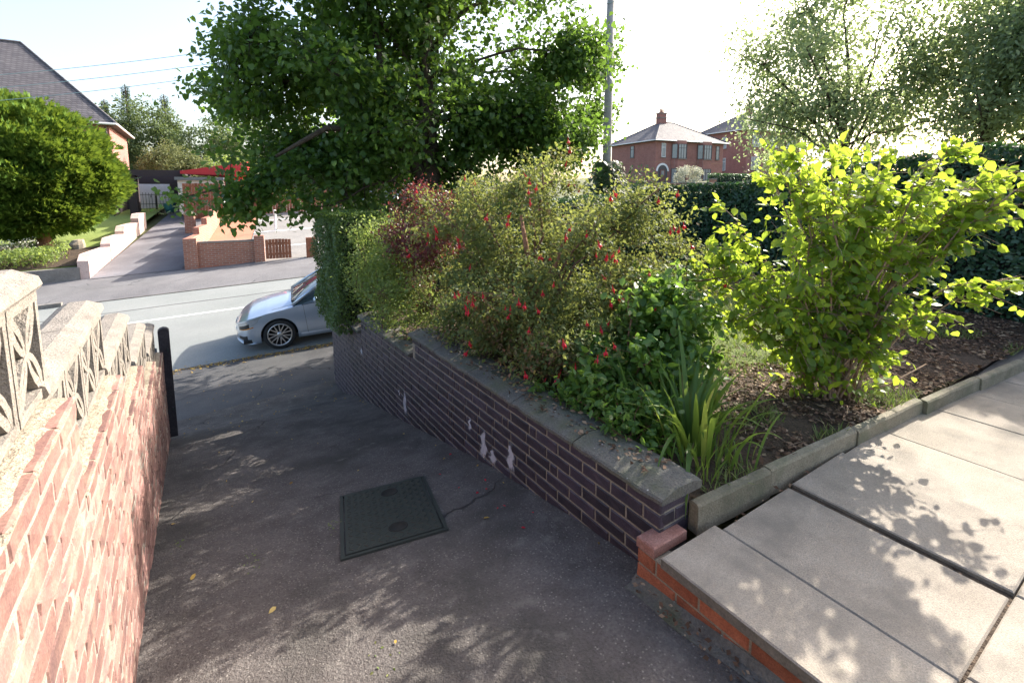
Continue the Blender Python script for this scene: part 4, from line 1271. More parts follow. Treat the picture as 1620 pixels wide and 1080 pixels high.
def on_joint():
    j = rng.random()
    if j < .4: return (1.62-.08*rng.random(), rng.uniform(.2, 1.4), zd(1)+.03)
    if j < .7: return (rng.uniform(2.1, 6), 1.262-.03*rng.random(), ZP+.004)
    return (2.667+.01*rng.random(), rng.uniform(.38, 1.2), ZP-.02)
scatter(300, on_joint, .022, m_litter, T_DIA, 'joint_debris', 'grit and moss caught in the path joints', flat=.8)
def on_moss():
    c = ((.62, 2.98), (-.22, 3.5), (.52, 1.75), (.15, 2.9))[rng.integers(4)]
    x, y = c[0]+rng.normal()*.03, c[1]+rng.normal()*.06; return (x, y, f_drive(x, y)[2]+.002)
scatter(70, on_moss, .014, m_grass, T_DIA, 'drive_moss', 'small tufts of moss in the driveway cracks', flat=.8)

# ------------------------------------------------------------------ parked car
car = empty('parked_car', (RO.x, RO.y, zroad(0, 0)), label='silver saloon car parked at the kerb with alloy wheels and nose pointing downhill', cat='car')
# car axes: +X forward (downhill, -d), +Y towards the kerb side seen here, Z up
fx_ = -RD; fy_ = -RE
up_ = Vector((-.06*fx_.x*-1, 0, 1))
f3 = Vector((fx_.x, fx_.y, -.06)).normalized(); s3 = Vector((fy_.x, fy_.y, -.04)).normalized(); u3 = f3.cross(s3).normalized()
if u3.z < 0: u3 = -u3
s3 = u3.cross(f3)
car.matrix_world = Matrix.Translation(Vector((RO.x, RO.y, zroad(0, 0)))-RD*.05) @ Matrix((f3, s3, u3)).transposed().to_4x4()
# body local: front axle at x=0, centre line y=-.93, near side y=0
m_silver = plain('silver_metallic_paint', (.46, .53, .63), .28, .65, .5, .9, .03)
m_silver.node_tree.nodes["Principled BSDF"].inputs['Coat Roughness'].default_value = .05
m_black = plain('black_plastic', (.015, .015, .017), .5)
m_rubber = plain('tyre_rubber', (.018, .018, .019), .8)
m_alloy = plain('alloy_rim', (.55, .56, .58), .3, .9)
m_carglass = plain('car_glass', (.05, .075, .09), .04, 0, .9)
m_lamp = plain('headlamp_glass', (.42, .43, .44), .08, .3, .9)
m_amber = plain('amber_lens', (.55, .22, .04), .2)
m_shut = plain('shut_line', (.03, .03, .033), .6)
CY = -.925
def hw_at(x, z):
    """half width of the body"""
    t = (x+3.98)/(.83+3.98)     # 0 rear, 1 nose
    w0 = .915
    if x > .0:
        s_ = x/.83; w0 *= (1-.10*s_**2.2-.42*max(0, (s_-.55)/.45)**2.6)
    if x < -3.0:
        s_ = (-3.0-x)/.98; w0 *= (1-.08*s_**2-.25*max(0, (s_-.6)/.4)**2.5)
    zz = (z-.55)/.45
    bulge = 1-.055*max(0, zz)**2-.035*max(0, -zz)**2
    return w0*bulge
def z_sh(x):   # shoulder line / bonnet edge
    return float(np.interp(x, [-3.98, -3.6, -2.9, -1.0, -.4, .2, .55, .76, .83], [.84, .95, .98, .93, .89, .82, .745, .66, .60]))
def z_low(x):
    return float(np.interp(x, [-3.98, -3.5, -.5, .4, .7, .83], [.30, .24, .20, .20, .19, .22]))
RW, AX2 = .345, -2.89
def zl_arch(x):
    z = z_low(x)
    for ax_ in (0, AX2):
        q = .365**2-(x-ax_)**2
        if q > 0: z = max(z, .325+math.sqrt(q))
    return z
xs = sorted(set(list(np.round(np.linspace(-3.98, .83, 150), 4)) + [round(a+s_*.365*math.cos(k), 4) for a in (0, AX2) for s_ in (1, -1) for k in np.linspace(0, 1.5, 12)]))
def side_pt(x, t, sgn, off=0.0):
    z0, z1 = zl_arch(x), z_sh(x)
    z = z0+(z1-z0)*t
    return (x, CY+sgn*(hw_at(x, z)+off), z)
rows = 8
body = MB()
for sgn in (1, -1):
    V = [side_pt(x, k/rows, sgn) for x in xs for k in range(rows+1)]
    # inward lip so that the arch has depth
    F = [(i*(rows+1)+k, i*(rows+1)+k+1, (i+1)*(rows+1)+k+1, (i+1)*(rows+1)+k) for i in range(len(xs)-1) for k in range(rows)]
    N = len(V)
    V += [(x, CY+sgn*(hw_at(x, zl_arch(x))-.14), zl_arch(x)) for x in xs]
    F += [(i*(rows+1), (i+1)*(rows+1), N+i+1, N+i) for i in range(len(xs)-1)]
    body.add(V, F)
# bonnet and boot, across the width
def z_top(x):
    return float(np.interp(x, [-3.98, -3.6, -3.0, -.60, -.2, .2, .55, .76, .83], [.90, 1.02, 1.06, 1.01, .965, .90, .82, .70, .62]))
def deck(x0, x1):
    xx = [x for x in xs if x0-1e-6 <= x <= x1+1e-6]
    n = 14; V = []
    for x in xx:
        zs_, zt_ = z_sh(x), z_top(x); hw = hw_at(x, zs_)
        for k in range(n+1):
            u = -1+2*k/n
            crease = .012*math.exp(-((abs(u)-.62)/.09)**2)*sat((.7-x)/.3)
            V.append((x, CY+u*hw, zs_+(zt_-zs_)*(1-abs(u)**2.6)+crease))
    F = [(i*(n+1)+k, i*(n+1)+k+1, (i+1)*(n+1)+k+1, (i+1)*(n+1)+k) for i in range(len(xx)-1) for k in range(n)]
    return V, F
V, F = deck(-.5, .83); body.add(V, F)
V, F = deck(-3.98, -2.95); body.add(V, F)
# nose and tail closing faces, bowed
for xe, bow in ((.83, .055), (-3.98, -.05)):
    n, r_ = 12, 8; V = []
    for k in range(r_+1):
        t = k/r_; z = z_low(xe)+(z_sh(xe)-z_low(xe))*t
        for i in range(n+1):
            u = -1+2*i/n
            zz = z + ((z_top(xe)-z_sh(xe))*(1-abs(u)**2.6) if k == r_ else (z_top(xe)-z_sh(xe))*(1-abs(u)**2.6)*t)
            V.append((xe+bow*(1-u*u)*math.sin(t*math.pi)**.6 if 0 < k < r_ else xe, CY+u*hw_at(xe, z), zz))
    F = [(k*(n+1)+i, k*(n+1)+i+1, (k+1)*(n+1)+i+1, (k+1)*(n+1)+i) for k in range(r_) for i in range(n)]
    body.add(V, F)
bo_ = body.build('body', m_silver, car, True)
# underside and wheel wells
MB().box((-3.85, CY-.86, .22), (.70, CY+.86, .30)).box((-3.3, CY-.70, .30), (.42, CY+.70, .80)).build('underbody', m_black, car)
for ax_ in (0, AX2):
    for sgn in (1, -1):
        V = []; n = 14
        for k in range(n+1):
            a = math.pi*k/n*1.1-.15
            V += [(ax_+.36*math.cos(a), CY+sgn*.90, .325+.36*math.sin(a)), (ax_+.36*math.cos(a), CY+sgn*.62, .325+.36*math.sin(a))]
        MB().add(V, [(2*k, 2*k+1, 2*k+3, 2*k+2) for k in range(n)]).build('wheel_arch_liner', m_black, car)
# cabin: glass lower, roof on top
def cabin(x): # (zroof, halfwidth at belt, halfwidth at roof)
    zr = float(np.interp(x, [-3.35, -2.9, -2.3, -1.7, -1.2, -.34], [1.06, 1.24, 1.41, 1.455, 1.42, 1.00]))
    return zr
prof = [(-.32, .985), (-1.12, 1.405), (-1.6, 1.455), (-2.3, 1.42), (-2.95, 1.22), (-3.35, 1.06)]
xr = np.linspace(-.32, -3.35, 44)
V = []; n = 12
for x in xr:
    zr = float(np.interp(-x, [-p[0] for p in prof], [p[1] for p in prof])); zb_ = z_sh(x)
    hb = hw_at(x, zb_)-.035; tum = (zr-zb_)*.42
    hr = max(.3, hb-tum)
    V.append((x, CY-hb, zb_)); 
    for k in range(n+1):
        u = -1+2*k/n; V.append((x, CY+u*hr, zr-.045*abs(u)**3-.0*abs(u)))
    V.append((x, CY+hb, zb_))
m_ = n+3
F = [(i*m_+k, i*m_+k+1, (i+1)*m_+k+1, (i+1)*m_+k) for i in range(len(xr)-1) for k in range(m_-1)]
MB().add(V, F).build('glass', m_carglass, car, True)
# roof skin and pillars proud of the glass
V = []; xr2 = np.linspace(-1.12, -2.45, 14)
for x in xr2:
    zr = float(np.interp(-x, [-p[0] for p in prof], [p[1] for p in prof])); zb_ = z_sh(x); hb = hw_at(x, zb_)-.035; hr = max(.3, hb-(zr-zb_)*.42)
    for k in range(n+1):
        u = -1+2*k/n; V.append((x, CY+u*(hr+.006), zr-.045*abs(u)**3+.006))
F = [(i*(n+1)+k, i*(n+1)+k+1, (i+1)*(n+1)+k+1, (i+1)*(n+1)+k) for i in range(len(xr2)-1) for k in range(n)]
MB().add(V, F).build('roof', m_silver, car, True)
for sgn in (1, -1):
    hb = hw_at(-.4, z_sh(-.4))-.03
    pl = [(-.30, CY+sgn*hb, .925), (-.72, CY+sgn*(hb-.085), 1.185), (-1.13, CY+sgn*(hb-.20), 1.40)]
    MB().tube(pl, [.035, .032, .032], 8).build('windscreen_pillar', m_silver, car, True)
    hb2 = hw_at(-1.95, z_sh(-1.95))-.035
    MB().tube([(-1.95, CY+sgn*(hb2+.004), .93), (-1.98, CY+sgn*(hb2-.20), 1.42)], .03, 6).build('door_pillar', m_black, car, True)
    hb3 = hw_at(-3.1, z_sh(-3.1))-.03
    MB().tube([(-3.25, CY+sgn*hb3, .97), (-2.9, CY+sgn*(hb3-.09), 1.17), (-2.45, CY+sgn*(hb2-.19), 1.38)], [.06, .05, .035], 8).build('rear_pillar', m_silver, car, True)
    # mirror
    hbm = hw_at(-.85, .95)
    MB().lathe([(.001, -.075), (.045, -.06), (.062, 0), (.05, .06), (.001, .075)], 12, Matrix.Translation((-.78, CY+sgn*(hbm+.09), 1.0)) @ Matrix.Rotation(R(90), 4, 'X') @ Matrix.Diagonal((.9, 1.2, 1.1, 1))).build('wing_mirror', m_silver, car, True)
    # seams of the front door and its handle
    for x_ in (-.52, -1.98):
        V = []
        for k in range(9):
            t = .02+.98*k/8
            for dx_ in (-.003, .003): V.append(side_pt(x_+dx_ - .05*(1-t), t, sgn, .0015))
        MB().add(V, [(2*k, 2*k+1, 2*k+3, 2*k+2) for k in range(8)]).build('door_seam', m_shut, car)
    MB().tube([(-1.78, CY+sgn*(hw_at(-1.78, .80)+.012), .80), (-1.6, CY+sgn*(hw_at(-1.6, .80)+.022), .802), (-1.45, CY+sgn*(hw_at(-1.45, .8)+.012), .80)], .012, 6).build('door_handle', m_silver, car, True)
    # headlamp: swept eye shaped patch over the front corner
    def hl(xa, xb, f0, f1, off):
        V = []; nn = 16
        for i in range(nn+1):
            t = i/nn; x = xa+(xb-xa)*t
            lo, hi = f0(t), f1(t)
            for k in range(5):
                tt = lo+(hi-lo)*k/4
                V.append(side_pt(x, tt, sgn, off))
        F = [(i*5+k, i*5+k+1, (i+1)*5+k+1, (i+1)*5+k) for i in range(nn) for k in range(4)]
        return V, F
    V, F = hl(.30, .79, lambda t: .90-.30*math.sin(min(1, t*1.05)*math.pi/2), lambda t: .985-.06*t, .004); MB().add(V, F).build('headlight', m_lamp, car, True)
    V, F = hl(.56, .77, lambda t: .66-.05*t, lambda t: .83-.05*t, .007); MB().add(V, F).build('lamp_reflector', m_black, car, True)
    V, F = hl(.48, .76, lambda t: .64-.04*t, lambda t: .68-.05*t, .008); MB().add(V, F).build('indicator', m_amber, car, True)
    V, F = hl(.62, .80, lambda t: .16, lambda t: .36-.06*t, .004); MB().add(V, F).build('fog_light_recess', m_black, car, True)
    # sill blade
    V = []
    for x in np.linspace(-.42, -2.46, 12):
        hw = hw_at(x, .25); V += [(x, CY+sgn*(hw+.004), .29), (x, CY+sgn*(hw+.022), .225), (x, CY+sgn*(hw-.03), .19)]
    MB().add(V, [(3*i+k, 3*i+k+1, 3*i+k+4, 3*i+k+3) for i in range(11) for k in range(2)]).build('side_skirt', m_silver, car, True)
# nose: grilles, lower intake, plate, lip
def nose(u, t, off):
    z = z_low(.83)+(z_sh(.83)-z_low(.83))*t
    return (.83+.055*(1-u*u)*math.sin(max(0, min(1, t))*math.pi)**.6+off, CY+u*hw_at(.83, z), z+(z_top(.83)-z_sh(.83))*(1-abs(u)**2.6)*t)
def nose_patch(name, m, pts, off):
    c = (sum(p[0] for p in pts)/len(pts), sum(p[1] for p in pts)/len(pts)); n = len(pts)
    V = [nose(*c, off)]+[nose(u, t, off) for u, t in pts]+[nose(u, t, -.01) for u, t in pts]
    F = [(0, i+1, (i+1) % n+1) for i in range(n)]+[(i+1, n+i+1, n+(i+1) % n+1, (i+1) % n+1) for i in range(n)]
    return MB().add(V, F).build(name, m, car)
for sgn in (1, -1):
    el = [(sgn*.21+.17*math.cos(a), .84+.12*math.sin(a)) for a in np.linspace(0, 2*math.pi, 17)[:-1]]
    nose_patch('grille', m_black, el, .006)
    MB().tube([nose(u, t, .007) for u, t in el+el[:1]], .006, 5).build('grille_surround', m_alloy, car, True)
nose_patch('lower_intake', m_black, [(-.9, .08), (-.5, .06), (0, .05), (.5, .06), (.9, .08), (.85, .3), (.4, .34), (0, .35), (-.4, .34), (-.85, .3)], .005)
nose_patch('number_plate', m_white, [(-.58, .46), (.58, .46), (.58, .62), (-.58, .62)], .010)
MB().tube([side_pt(x, .02, -1, .008) for x in (.45, .6, .74, .82)]+[nose(u, .03, .012) for u in (-.9, -.5, 0, .5, .9)]+[side_pt(x, .02, 1, .008) for x in (.82, .74, .6, .45)], .018, 6).build('splitter', m_silver, car, True)
V = []
for x in np.linspace(.10, -.36, 14):
    zs_ = z_sh(x)
    for du in (.0, .008):
        hw = hw_at(x, zs_)*.86+du; u = hw/hw_at(x, zs_); V.append((x, CY+hw, zs_+(z_top(x)-zs_)*(1-u**2.6)+.004+.012*math.exp(-((u-.62)/.09)**2)))
MB().add(V, [(2*i, 2*i+1, 2*i+3, 2*i+2) for i in range(13)]).build('bonnet_seam', m_shut, car)
MB().box((-.40, CY-.72, .965), (-.29, CY+.72, .992)).build('scuttle', m_black, car)
for yy in (.1, .62): MB().tube([(-.31, CY+yy, .995), (-.56, CY+yy-.35, 1.115)], .012, 5).build('wiper', m_black, car)
# wheels
def wheel(ax_, sgn):
    r = empty('wheel'); r.parent = car
    r.location = (ax_, CY+sgn*.80, .325); r.rotation_euler = (R(-90*sgn), 0, 0)   # local +Z points outwards
    MB().lathe([(.235, -.10), (.30, -.105), (.322, -.08), (.327, 0), (.322, .08), (.300, .108), (.248, .10), (.236, .09)], 40).build('tyre', m_rubber, r, True)
    MB().lathe([(.238, -.09), (.236, .088), (.244, .104), (.232, .108), (.222, .09), (.215, -.02), (.10, -.03), (.001, -.03)], 40).build('rim_barrel', m_black, r, True)
    MB().lathe([(.246, .098), (.247, .106), (.236, .112), (.222, .104), (.220, .092)], 40).build('rim_lip', m_alloy, r, True)
    sp = MB()
    for k in range(7):
        for q in (-1, 1):
            a = 2*math.pi*k/7
            a1 = a+q*.23
            p0 = (.05*math.cos(a), .05*math.sin(a), .085); p1 = (.228*math.cos(a1), .228*math.sin(a1), .100)
            t = Vector((p1[0]-p0[0], p1[1]-p0[1], 0)).normalized(); nrm_ = Vector((-t.y, t.x, 0))*.0085
            P0, P1 = Vector(p0), Vector(p1); dz = Vector((0, 0, -.03))
            sp.add([P0+nrm_*1.3, P0-nrm_*1.3, P1-nrm_, P1+nrm_, P0+nrm_*1.3+dz, P0-nrm_*1.3+dz, P1-nrm_+dz, P1+nrm_+dz], [(0, 1, 2, 3), (0, 3, 7, 4), (1, 5, 6, 2), (7, 6, 5, 4)])
    sp.build('spokes', m_alloy, r)
    MB().lathe([(.062, .06), (.06, .088), (.035, .095), (.001, .096)], 20).build('hub_cap', m_alloy, r, True)
    MB().lathe([(.16, -.02), (.16, -.01), (.001, -.01)], 24).build('brake_disc', m_iron, r, True)
for ax_ in (0, AX2):
    for sgn in (1, -1): wheel(ax_, sgn)

# ------------------------------------------------------------------ across the road
m_bw = brickmat('far_red_brickwork', (.27, .095, .062), (.35, .14, .09), (.33, .24, .19))
m_bw2 = brickmat('house_brickwork', (.26, .085, .07), (.33, .125, .10), (.30, .19, .16))
m_slate = roofmat('slate_tiles', (.085, .078, .09), (.13, .12, .13), .14, .25)
m_tile = roofmat('clay_tiles', (.20, .13, .11), (.28, .19, .16), .16, .25)
def zf(d, e): return zfar(d, e)
# opposite drive
def quad_sheet(name, m, d0, d1, e0, e1, dz, label, n=14):
    return sheet(name, m, list(np.linspace(d0, d1, 8)), list(np.linspace(e0, e1, n)), lambda d, e: (*xy(d, e), zf(d, e)+dz), kind='structure', label=label)
quad_sheet('neighbour_drive', m_drive2, -6.35, -3.6, 10.1, 34, .015, 'dark asphalt drive rising to the carport across the road')
quad_sheet('forecourt', m_forecourt, -3.3, -1.55, 10.0, 19.5, .015, 'red paved forecourt behind the far brick wall')
quad_sheet('grey_forecourt', m_pavers, -1.53, 3.2, 10.0, 24.0, .012, 'pale grey paved forecourt across the road')
for ee in (12.2, 15.5, 18.5):
    strip_v = [(*xy(-1.53, ee), zf(-1.53, ee)+.017), (*xy(3.2, ee), zf(3.2, ee)+.017), (*xy(3.2, ee+.12), zf(3.2, ee+.12)+.017), (*xy(-1.53, ee+.12), zf(-1.53, ee+.12)+.017)]
    tag(inst('forecourt_border', np_mesh('forecourt_border', strip_v, [(0, 1, 2, 3)], m_white)), 'white band across the grey forecourt', kind='structure')
# far brick garden wall with two piers and a taller capped pillar up the drive
def rwall(name, d0, d1, e, zt0, zt1, th, m, parent, zb=None):
    """wall along d; local objects carry object coordinates so the courses run level"""
    x, y = xy(d0, e); z = zf(d0, e)-.5 if zb is None else zb
    me = MB(); L = d1-d0
    me.prism([(0, -.5+0), (L, -.5), (L, zt1-z), (0, zt0-z)], 0, th, 'Y')
    o = me.build(name, m, parent, loc=(x, y, z) if parent is None else tuple(Vector((x, y, z))-parent.location), rot=(0, 0, -AL))
    return o
gw = empty('garden_wall', (*xy(-3.5, 10.05), -2.9), label='red brick front garden wall with end piers across the road', cat='wall')
rwall('wall_panel', -3.05, -1.15, 10.07, -1.95, -1.93, .11, m_bw, gw)
rwall('brick_pier', -3.48, -3.05, 9.96, -1.78, -1.78, .33, m_bw, gw)
rwall('brick_pier', -1.15, -.80, 9.98, -1.76, -1.76, .30, m_bw, gw)
for d0, d1, zt in ((-3.05, -1.15, -1.944),):
    rwall('wall_cap', d0, d1, 10.05, zt+.03, zt+.045, .15, m_kst, gw, zb=zt+.48)
# stepped side wall going up the drive
sw = empty('side_wall', (*xy(-3.45, 10.4), -2.9), label='stepped red brick wall up the right side of the far drive', cat='wall')
for k in range(4):
    e0 = 10.3+k*2.1; zt = zf(-3.4, e0+1.0)+.95
    x, y = xy(-3.42, e0)
    MB().prism([(0, -.6), (2.1, -.6), (2.1, zt-zf(-3.4, e0)), (0, zt-zf(-3.4, e0))], -.11, .11, 'X').build('wall_step', m_bw, sw, loc=tuple(Vector((x, y, zf(-3.4, e0)))-sw.location), rot=(0, 0, -AL))
gp2 = empty('gate_pillar', (*xy(-4.35, 16.9), zf(-4.3, 17)-.1), -AL, label='red brick pillar with pale domed cap beside the far drive', cat='pillar')
MB().box((-.2, -.2, -.3), (.2, .2, .95)).build('shaft', m_bw, gp2)
MB().lathe([(.001, 1.16), (.12, 1.14), (.22, 1.08), (.26, 1.0), (.26, .95), (.001, .95)], 12).build('cap', m_ledge, gp2, True)
# plank fence
fn_ = empty('plank_fence', (*xy(-4.85, 18.6), -1.50), -AL, label='tall reddish brown vertical board fence panel beside the carport', cat='fence')
for i in range(13):
    MB().box((i*.135, -.012+random.uniform(-.006, .006), .03), (i*.135+.125, .012, 1.86+random.uniform(-.015, .015))).build('board', m_timber_brown, fn_)
for zz in (.3, 1.0, 1.65): MB().box((0, .02, zz), (1.75, .06, zz+.09)).build('rail', m_timber_brown, fn_)
fn2 = empty('far_fence', (*xy(-2.9, 20.6), zf(-2.9, 20.6)), -AL, label='dark red board fence behind the forecourt under the lime branches', cat='fence')
for i in range(40):
    MB().box((i*.15, -.012, .03), (i*.15+.14, .012, 1.75+random.uniform(-.02, .02))).build('board', m_timber_brown, fn2)
MB().box((0, .02, 1.2), (6, .06, 1.3)).build('rail', m_timber_brown, fn2)
# gate in the front wall
wg = empty('board_gate', (*xy(-.78, 9.95), zf(0, 9.95)), -AL, label='low reddish brown board gate next to the far brick wall', cat='gate')
for i in range(8):
    MB().box((.02+i*.115, -.012, .06), (.02+i*.115+.108, .012, .82+.02*math.sin(i*.5))).build('board', m_timber_brown, wg)
for zz in (.2, .62): MB().box((.02, .014, zz), (.93, .05, zz+.08)).build('rail', m_timber_brown, wg)
wp = empty('gate_stub', (*xy(.78, 9.95), zf(.8, 9.95)), -AL, label='brown timber post right of the gap beside the far gate', cat='post')
MB().box((-.07, -.07, 0), (.30, .05, .80)).build('post_body', m_timber_brown, wp)
wpst = empty('white_post', (*xy(-.55, 15.6), zf(-.5, 15.6)), 0, label='thin white post standing on the grey forecourt', cat='post')
MB().tube([(0, 0, 0), (0, 0, 1.0)], .055, 8).build('post_body', m_white, wpst); MB().lathe([(.065, 1.0), (.06, 1.04), (.001, 1.06)], 8).build('cap', m_white, wpst)
# carport
cpz = -1.47
cp = empty('carport', (*xy(-8.3, 22.0), cpz), -AL, label='dark brown flat roofed timber carport at the top of the far drive', cat='carport')
MB().box((-.5, -.15, 2.32), (2.95, 1.3, 2.56)).build('roof', m_carport, cp)
MB().box((-.5, -.2, 2.28), (2.95, -.152, 2.60)).build('fascia', m_carport, cp)
for xx, yy, wd in ((.35, 0, .36), (2.72, -.05, .24), (2.72, 1.1, .2), (.35, 1.1, .2)):
    MB().box((xx, yy-.1, -.3), (xx+wd, yy+.14, 2.62 if xx > 2 and yy < 1 else 2.31)).build('post', m_carport, cp)
MB().box((2.80, .1, -.3), (2.90, 2.4, 2.3)).build('side_panel', m_carport, cp)
MB().box((-.45, .1, -.3), (-.38, 2.4, 2.3)).build('side_panel', m_carport, cp)
MB().box((-.4, 2.5, 1.86), (2.9, 2.6, 2.45)).build('back_beam', m_carport, cp)
MB().box((1.78, 2.5, -.3), (2.9, 2.6, 1.855)).build('back_panel', m_carport, cp)
MB().box((-1.2, 2.5, -.3), (-.28, 2.6, 1.855)).build('back_panel', m_carport, cp)
gd = empty('garage_door', (*xy(-8.56, 24.53), cpz+.15), -AL, label='white garage door at the back of the dark carport', cat='garage door')
m_gdoor = plain('white_garage_door_paint', (.80, .78, .82), .5, var=.03)
for i in range(12): MB().box((.01+i*.169, -.02-.004*(i % 2), -.2), (.01+i*.169+.162, .02, 1.70)).build('panel', m_gdoor, gd)
MB().tube([(1.05, -.04, .9), (1.05, -.04, 1.02)], .02, 6).build('handle', m_iron, gd)
ig = empty('iron_gates', (*xy(-8.3, 23.6), cpz+.02), -AL, label='pair of black wrought iron gates in front of the white garage door', cat='gate')
for s0 in (0, 1.25):
    for i in range(9): MB().tube([(s0+.02+i*.145, 0, .1), (s0+.02+i*.145, 0, 1.25+.08*math.sin(i/8*math.pi))], .011, 5).build('bar', m_iron, ig)
    for zz in (.12, .65, 1.2): MB().tube([(s0+.02, 0, zz), (s0+1.2, 0, zz)], .016, 5).build('rail', m_iron, ig)
MB().tube([(1.235, 0, 0), (1.235, 0, 1.5)], .04, 6).build('meeting_stile', m_iron, ig)
tp = empty('teal_planter', (*xy(-6.3, 22.9), cpz), 0, label='round teal tub standing inside the carport on the right', cat='tub')
m_teal = plain('teal_plastic', (.05, .20, .22), .5)
MB().lathe([(.001, 0), (.2, 0), (.27, .25), (.30, .5), (.31, .52), (.27, .52), (.25, .42), (.001, .40)], 16, Matrix.Translation((0, 0, .2))).build('bowl', m_teal, tp, True)
MB().box((-.15, -.15, 0), (.15, .15, .2)).build('base', m_kst, tp)
# red canopy and pale building strip behind the fence
rc = empty('red_canopy', (*xy(-5.6, 21.2), .2), -AL, label='bright red sloping canopy on red posts behind the board fence', cat='canopy')
MB().add([(.25, 0, .88), (3.6, -.6, 1.42), (3.6, -.6, .62), (2.6, -.1, .52), (.25, 0, .72), (.25, 1.4, .95), (3.6, 1.4, 1.50), (3.6, 1.4, .7), (2.6, 1.4, .6), (.25, 1.4, .8)],
         [(0, 1, 2, 3, 4), (9, 8, 7, 6, 5), (0, 5, 6, 1), (1, 6, 7, 2), (2, 7, 8, 3), (3, 8, 9, 4), (4, 9, 5, 0)]).build('canopy_sheet', m_red_paint, rc)
for xx in (2.35, 2.75, 3.05): MB().box((xx, .2, -1.6), (xx+.22, .4, .66)).build('post', m_red_paint, rc)
gs = empty('grey_shed', (*xy(-5.35, 20.3), -1.3), -AL, label='low pale shed with grey flat roof behind the board fence', cat='shed')
MB().box((0, 0, 0), (2.1, 2, 1.85)).build('wall', plain('pale_render', (.55, .54, .52), .8), gs)
MB().box((-.1, -.15, 1.86), (2.2, 2.1, 2.02)).build('roof', plain('grey_felt', (.16, .18, .19), .8), gs)
# low dark front wall, pale stepped drive wall, lawn
lf = empty('front_wall', (*xy(-14, 10.2), -3.4), label='low dark stone front garden wall across the road under the flower bed', cat='wall')
m_dstone = brickmat('dark_stone_wall', (.07, .055, .055), (.11, .09, .085), (.05, .045, .045), .32, .11)
rwall('wall_panel', -14, -6.62, 10.25, -3.05, -2.74, .26, m_dstone, lf)
rwall('wall_cap', -14, -6.62, 10.22, -2.985, -2.675, .32, m_kst, lf, zb=-2.62-.5)
dw = empty('drive_wall', (*xy(-6.55, 10.5), -2.9), label='pale pinkish stepped wall along the left side of the far drive', cat='wall')
m_pink = grain('pale_pink_render', (.50, .36, .32), (.62, .48, .43), 3, .9, .5, 40)
for k, (e0, e1, hh) in enumerate(((10.3, 13.0, .72), (13.0, 15.2, .70), (15.2, 18.0, .74), (18.0, 19.6, .78))):
    x, y = xy(-6.52-.10*k, e0); z0 = zf(-6.5, e0)
    zt = zf(-6.5, e0)+hh
    MB().prism([(-.05, -.6), (e1-e0, -.6), (e1-e0, zt-z0+.12), (0.25, zt-z0+.12), (.12, zt-z0+.02), (-.05, zt-z0-.10)], -.16, .16, 'X').build('wall_step', m_pink, dw, loc=tuple(Vector((x, y, z0))-dw.location), rot=(0, 0, -AL+.045))
sheet('far_lawn', grain('far_lawn_grass', (.16, .22, .05), (.24, .29, .08), 2, .95, .6, 30), list(np.linspace(-26, -6.8, 14)), list(np.linspace(10.45, 27, 20)),
      lambda d, e: (*xy(d, e), zf(d, e)+.42-.2*sat((e-13)/5)+.02*noise.noise(Vector((d, e, 0)))), kind='structure', label='sunlit lawn of the house across the road')
sheet('far_bed', m_soil, list(np.linspace(-14, -6.8, 30)), list(np.linspace(10.5, 13.4, 12)),
      lambda d, e: (*xy(d, e), zf(d, e)+.45+.03*noise.noise(Vector((d*2, e*2, 0)))), kind='structure', label='flower bed soil behind the low far wall')
def far_plants(name, d0, d1, e0, e1, n, hgt, size, m, label, cat='plants'):
    r = empty(name, P((d0+d1)/2, (e0+e1)/2, zf((d0+d1)/2, (e0+e1)/2)+.4), label=label, cat=cat)
    o0 = np.array(r.location)
    pp = []
    for _ in range(n):
        d, e = rng.uniform(d0, d1), rng.uniform(e0, e1)
        h = hgt*(.55+.6*(noise.noise(Vector((d*1.3, e*1.3, 0)))*.5+.5))
        pp.append((*xy(d, e), zf(d, e)+.43+h*rng.random()**.6))
    pp = np.array(pp)-o0
    inst('foliage', leaves('foliage', pp, rdir(n)+np.array([0, 0, .7]), rdir(n)+np.array([0, 0, .6]), size*(.6+.8*rng.random(n)), T_OVAL, m, soft_rnd(pp, 1.0, .5)), r)['kind'] = 'stuff'
    mb = MB()
    for _ in range(60):
        d, e = rng.uniform(d0, d1), rng.uniform(e0, e1); b = Vector((*xy(d, e), zf(d, e)+.40))-Vector(o0); mb.tube([b, b+Vector((rng.normal()*.08, rng.normal()*.08, hgt*.7))], .006, 3)
    mb.build('stems', m_twig, r)['kind'] = 'stuff'
far_plants('flower_bed_plants', -12.5, -7.4, 10.6, 12.0, 5200, .62, .085, m_light, 'pale green flowering plants above the low dark wall across the road')
far_plants('white_flowers', -11.5, -8.6, 12.0, 12.9, 700, .75, .06, m_whitefl, 'pale flower heads at the back of the far flower bed', 'flowers')
st_ = empty('bed_stone', (*xy(-7.6, 13.4), zf(-7.6, 13.4)+.5), label='pale rock beside the pinkish drive wall across the road', cat='rock')
V = [];  
mb = MB(); mb.lathe([(.001, -.15), (.2, -.1), (.26, .1), (.17, .26), (.001, .30)], 9)
mb.v = [tuple(Vector(v)*(1+.3*noise.noise(Vector(v)*5))) for v in mb.v]
mb.build('rock', m_ledge, st_)

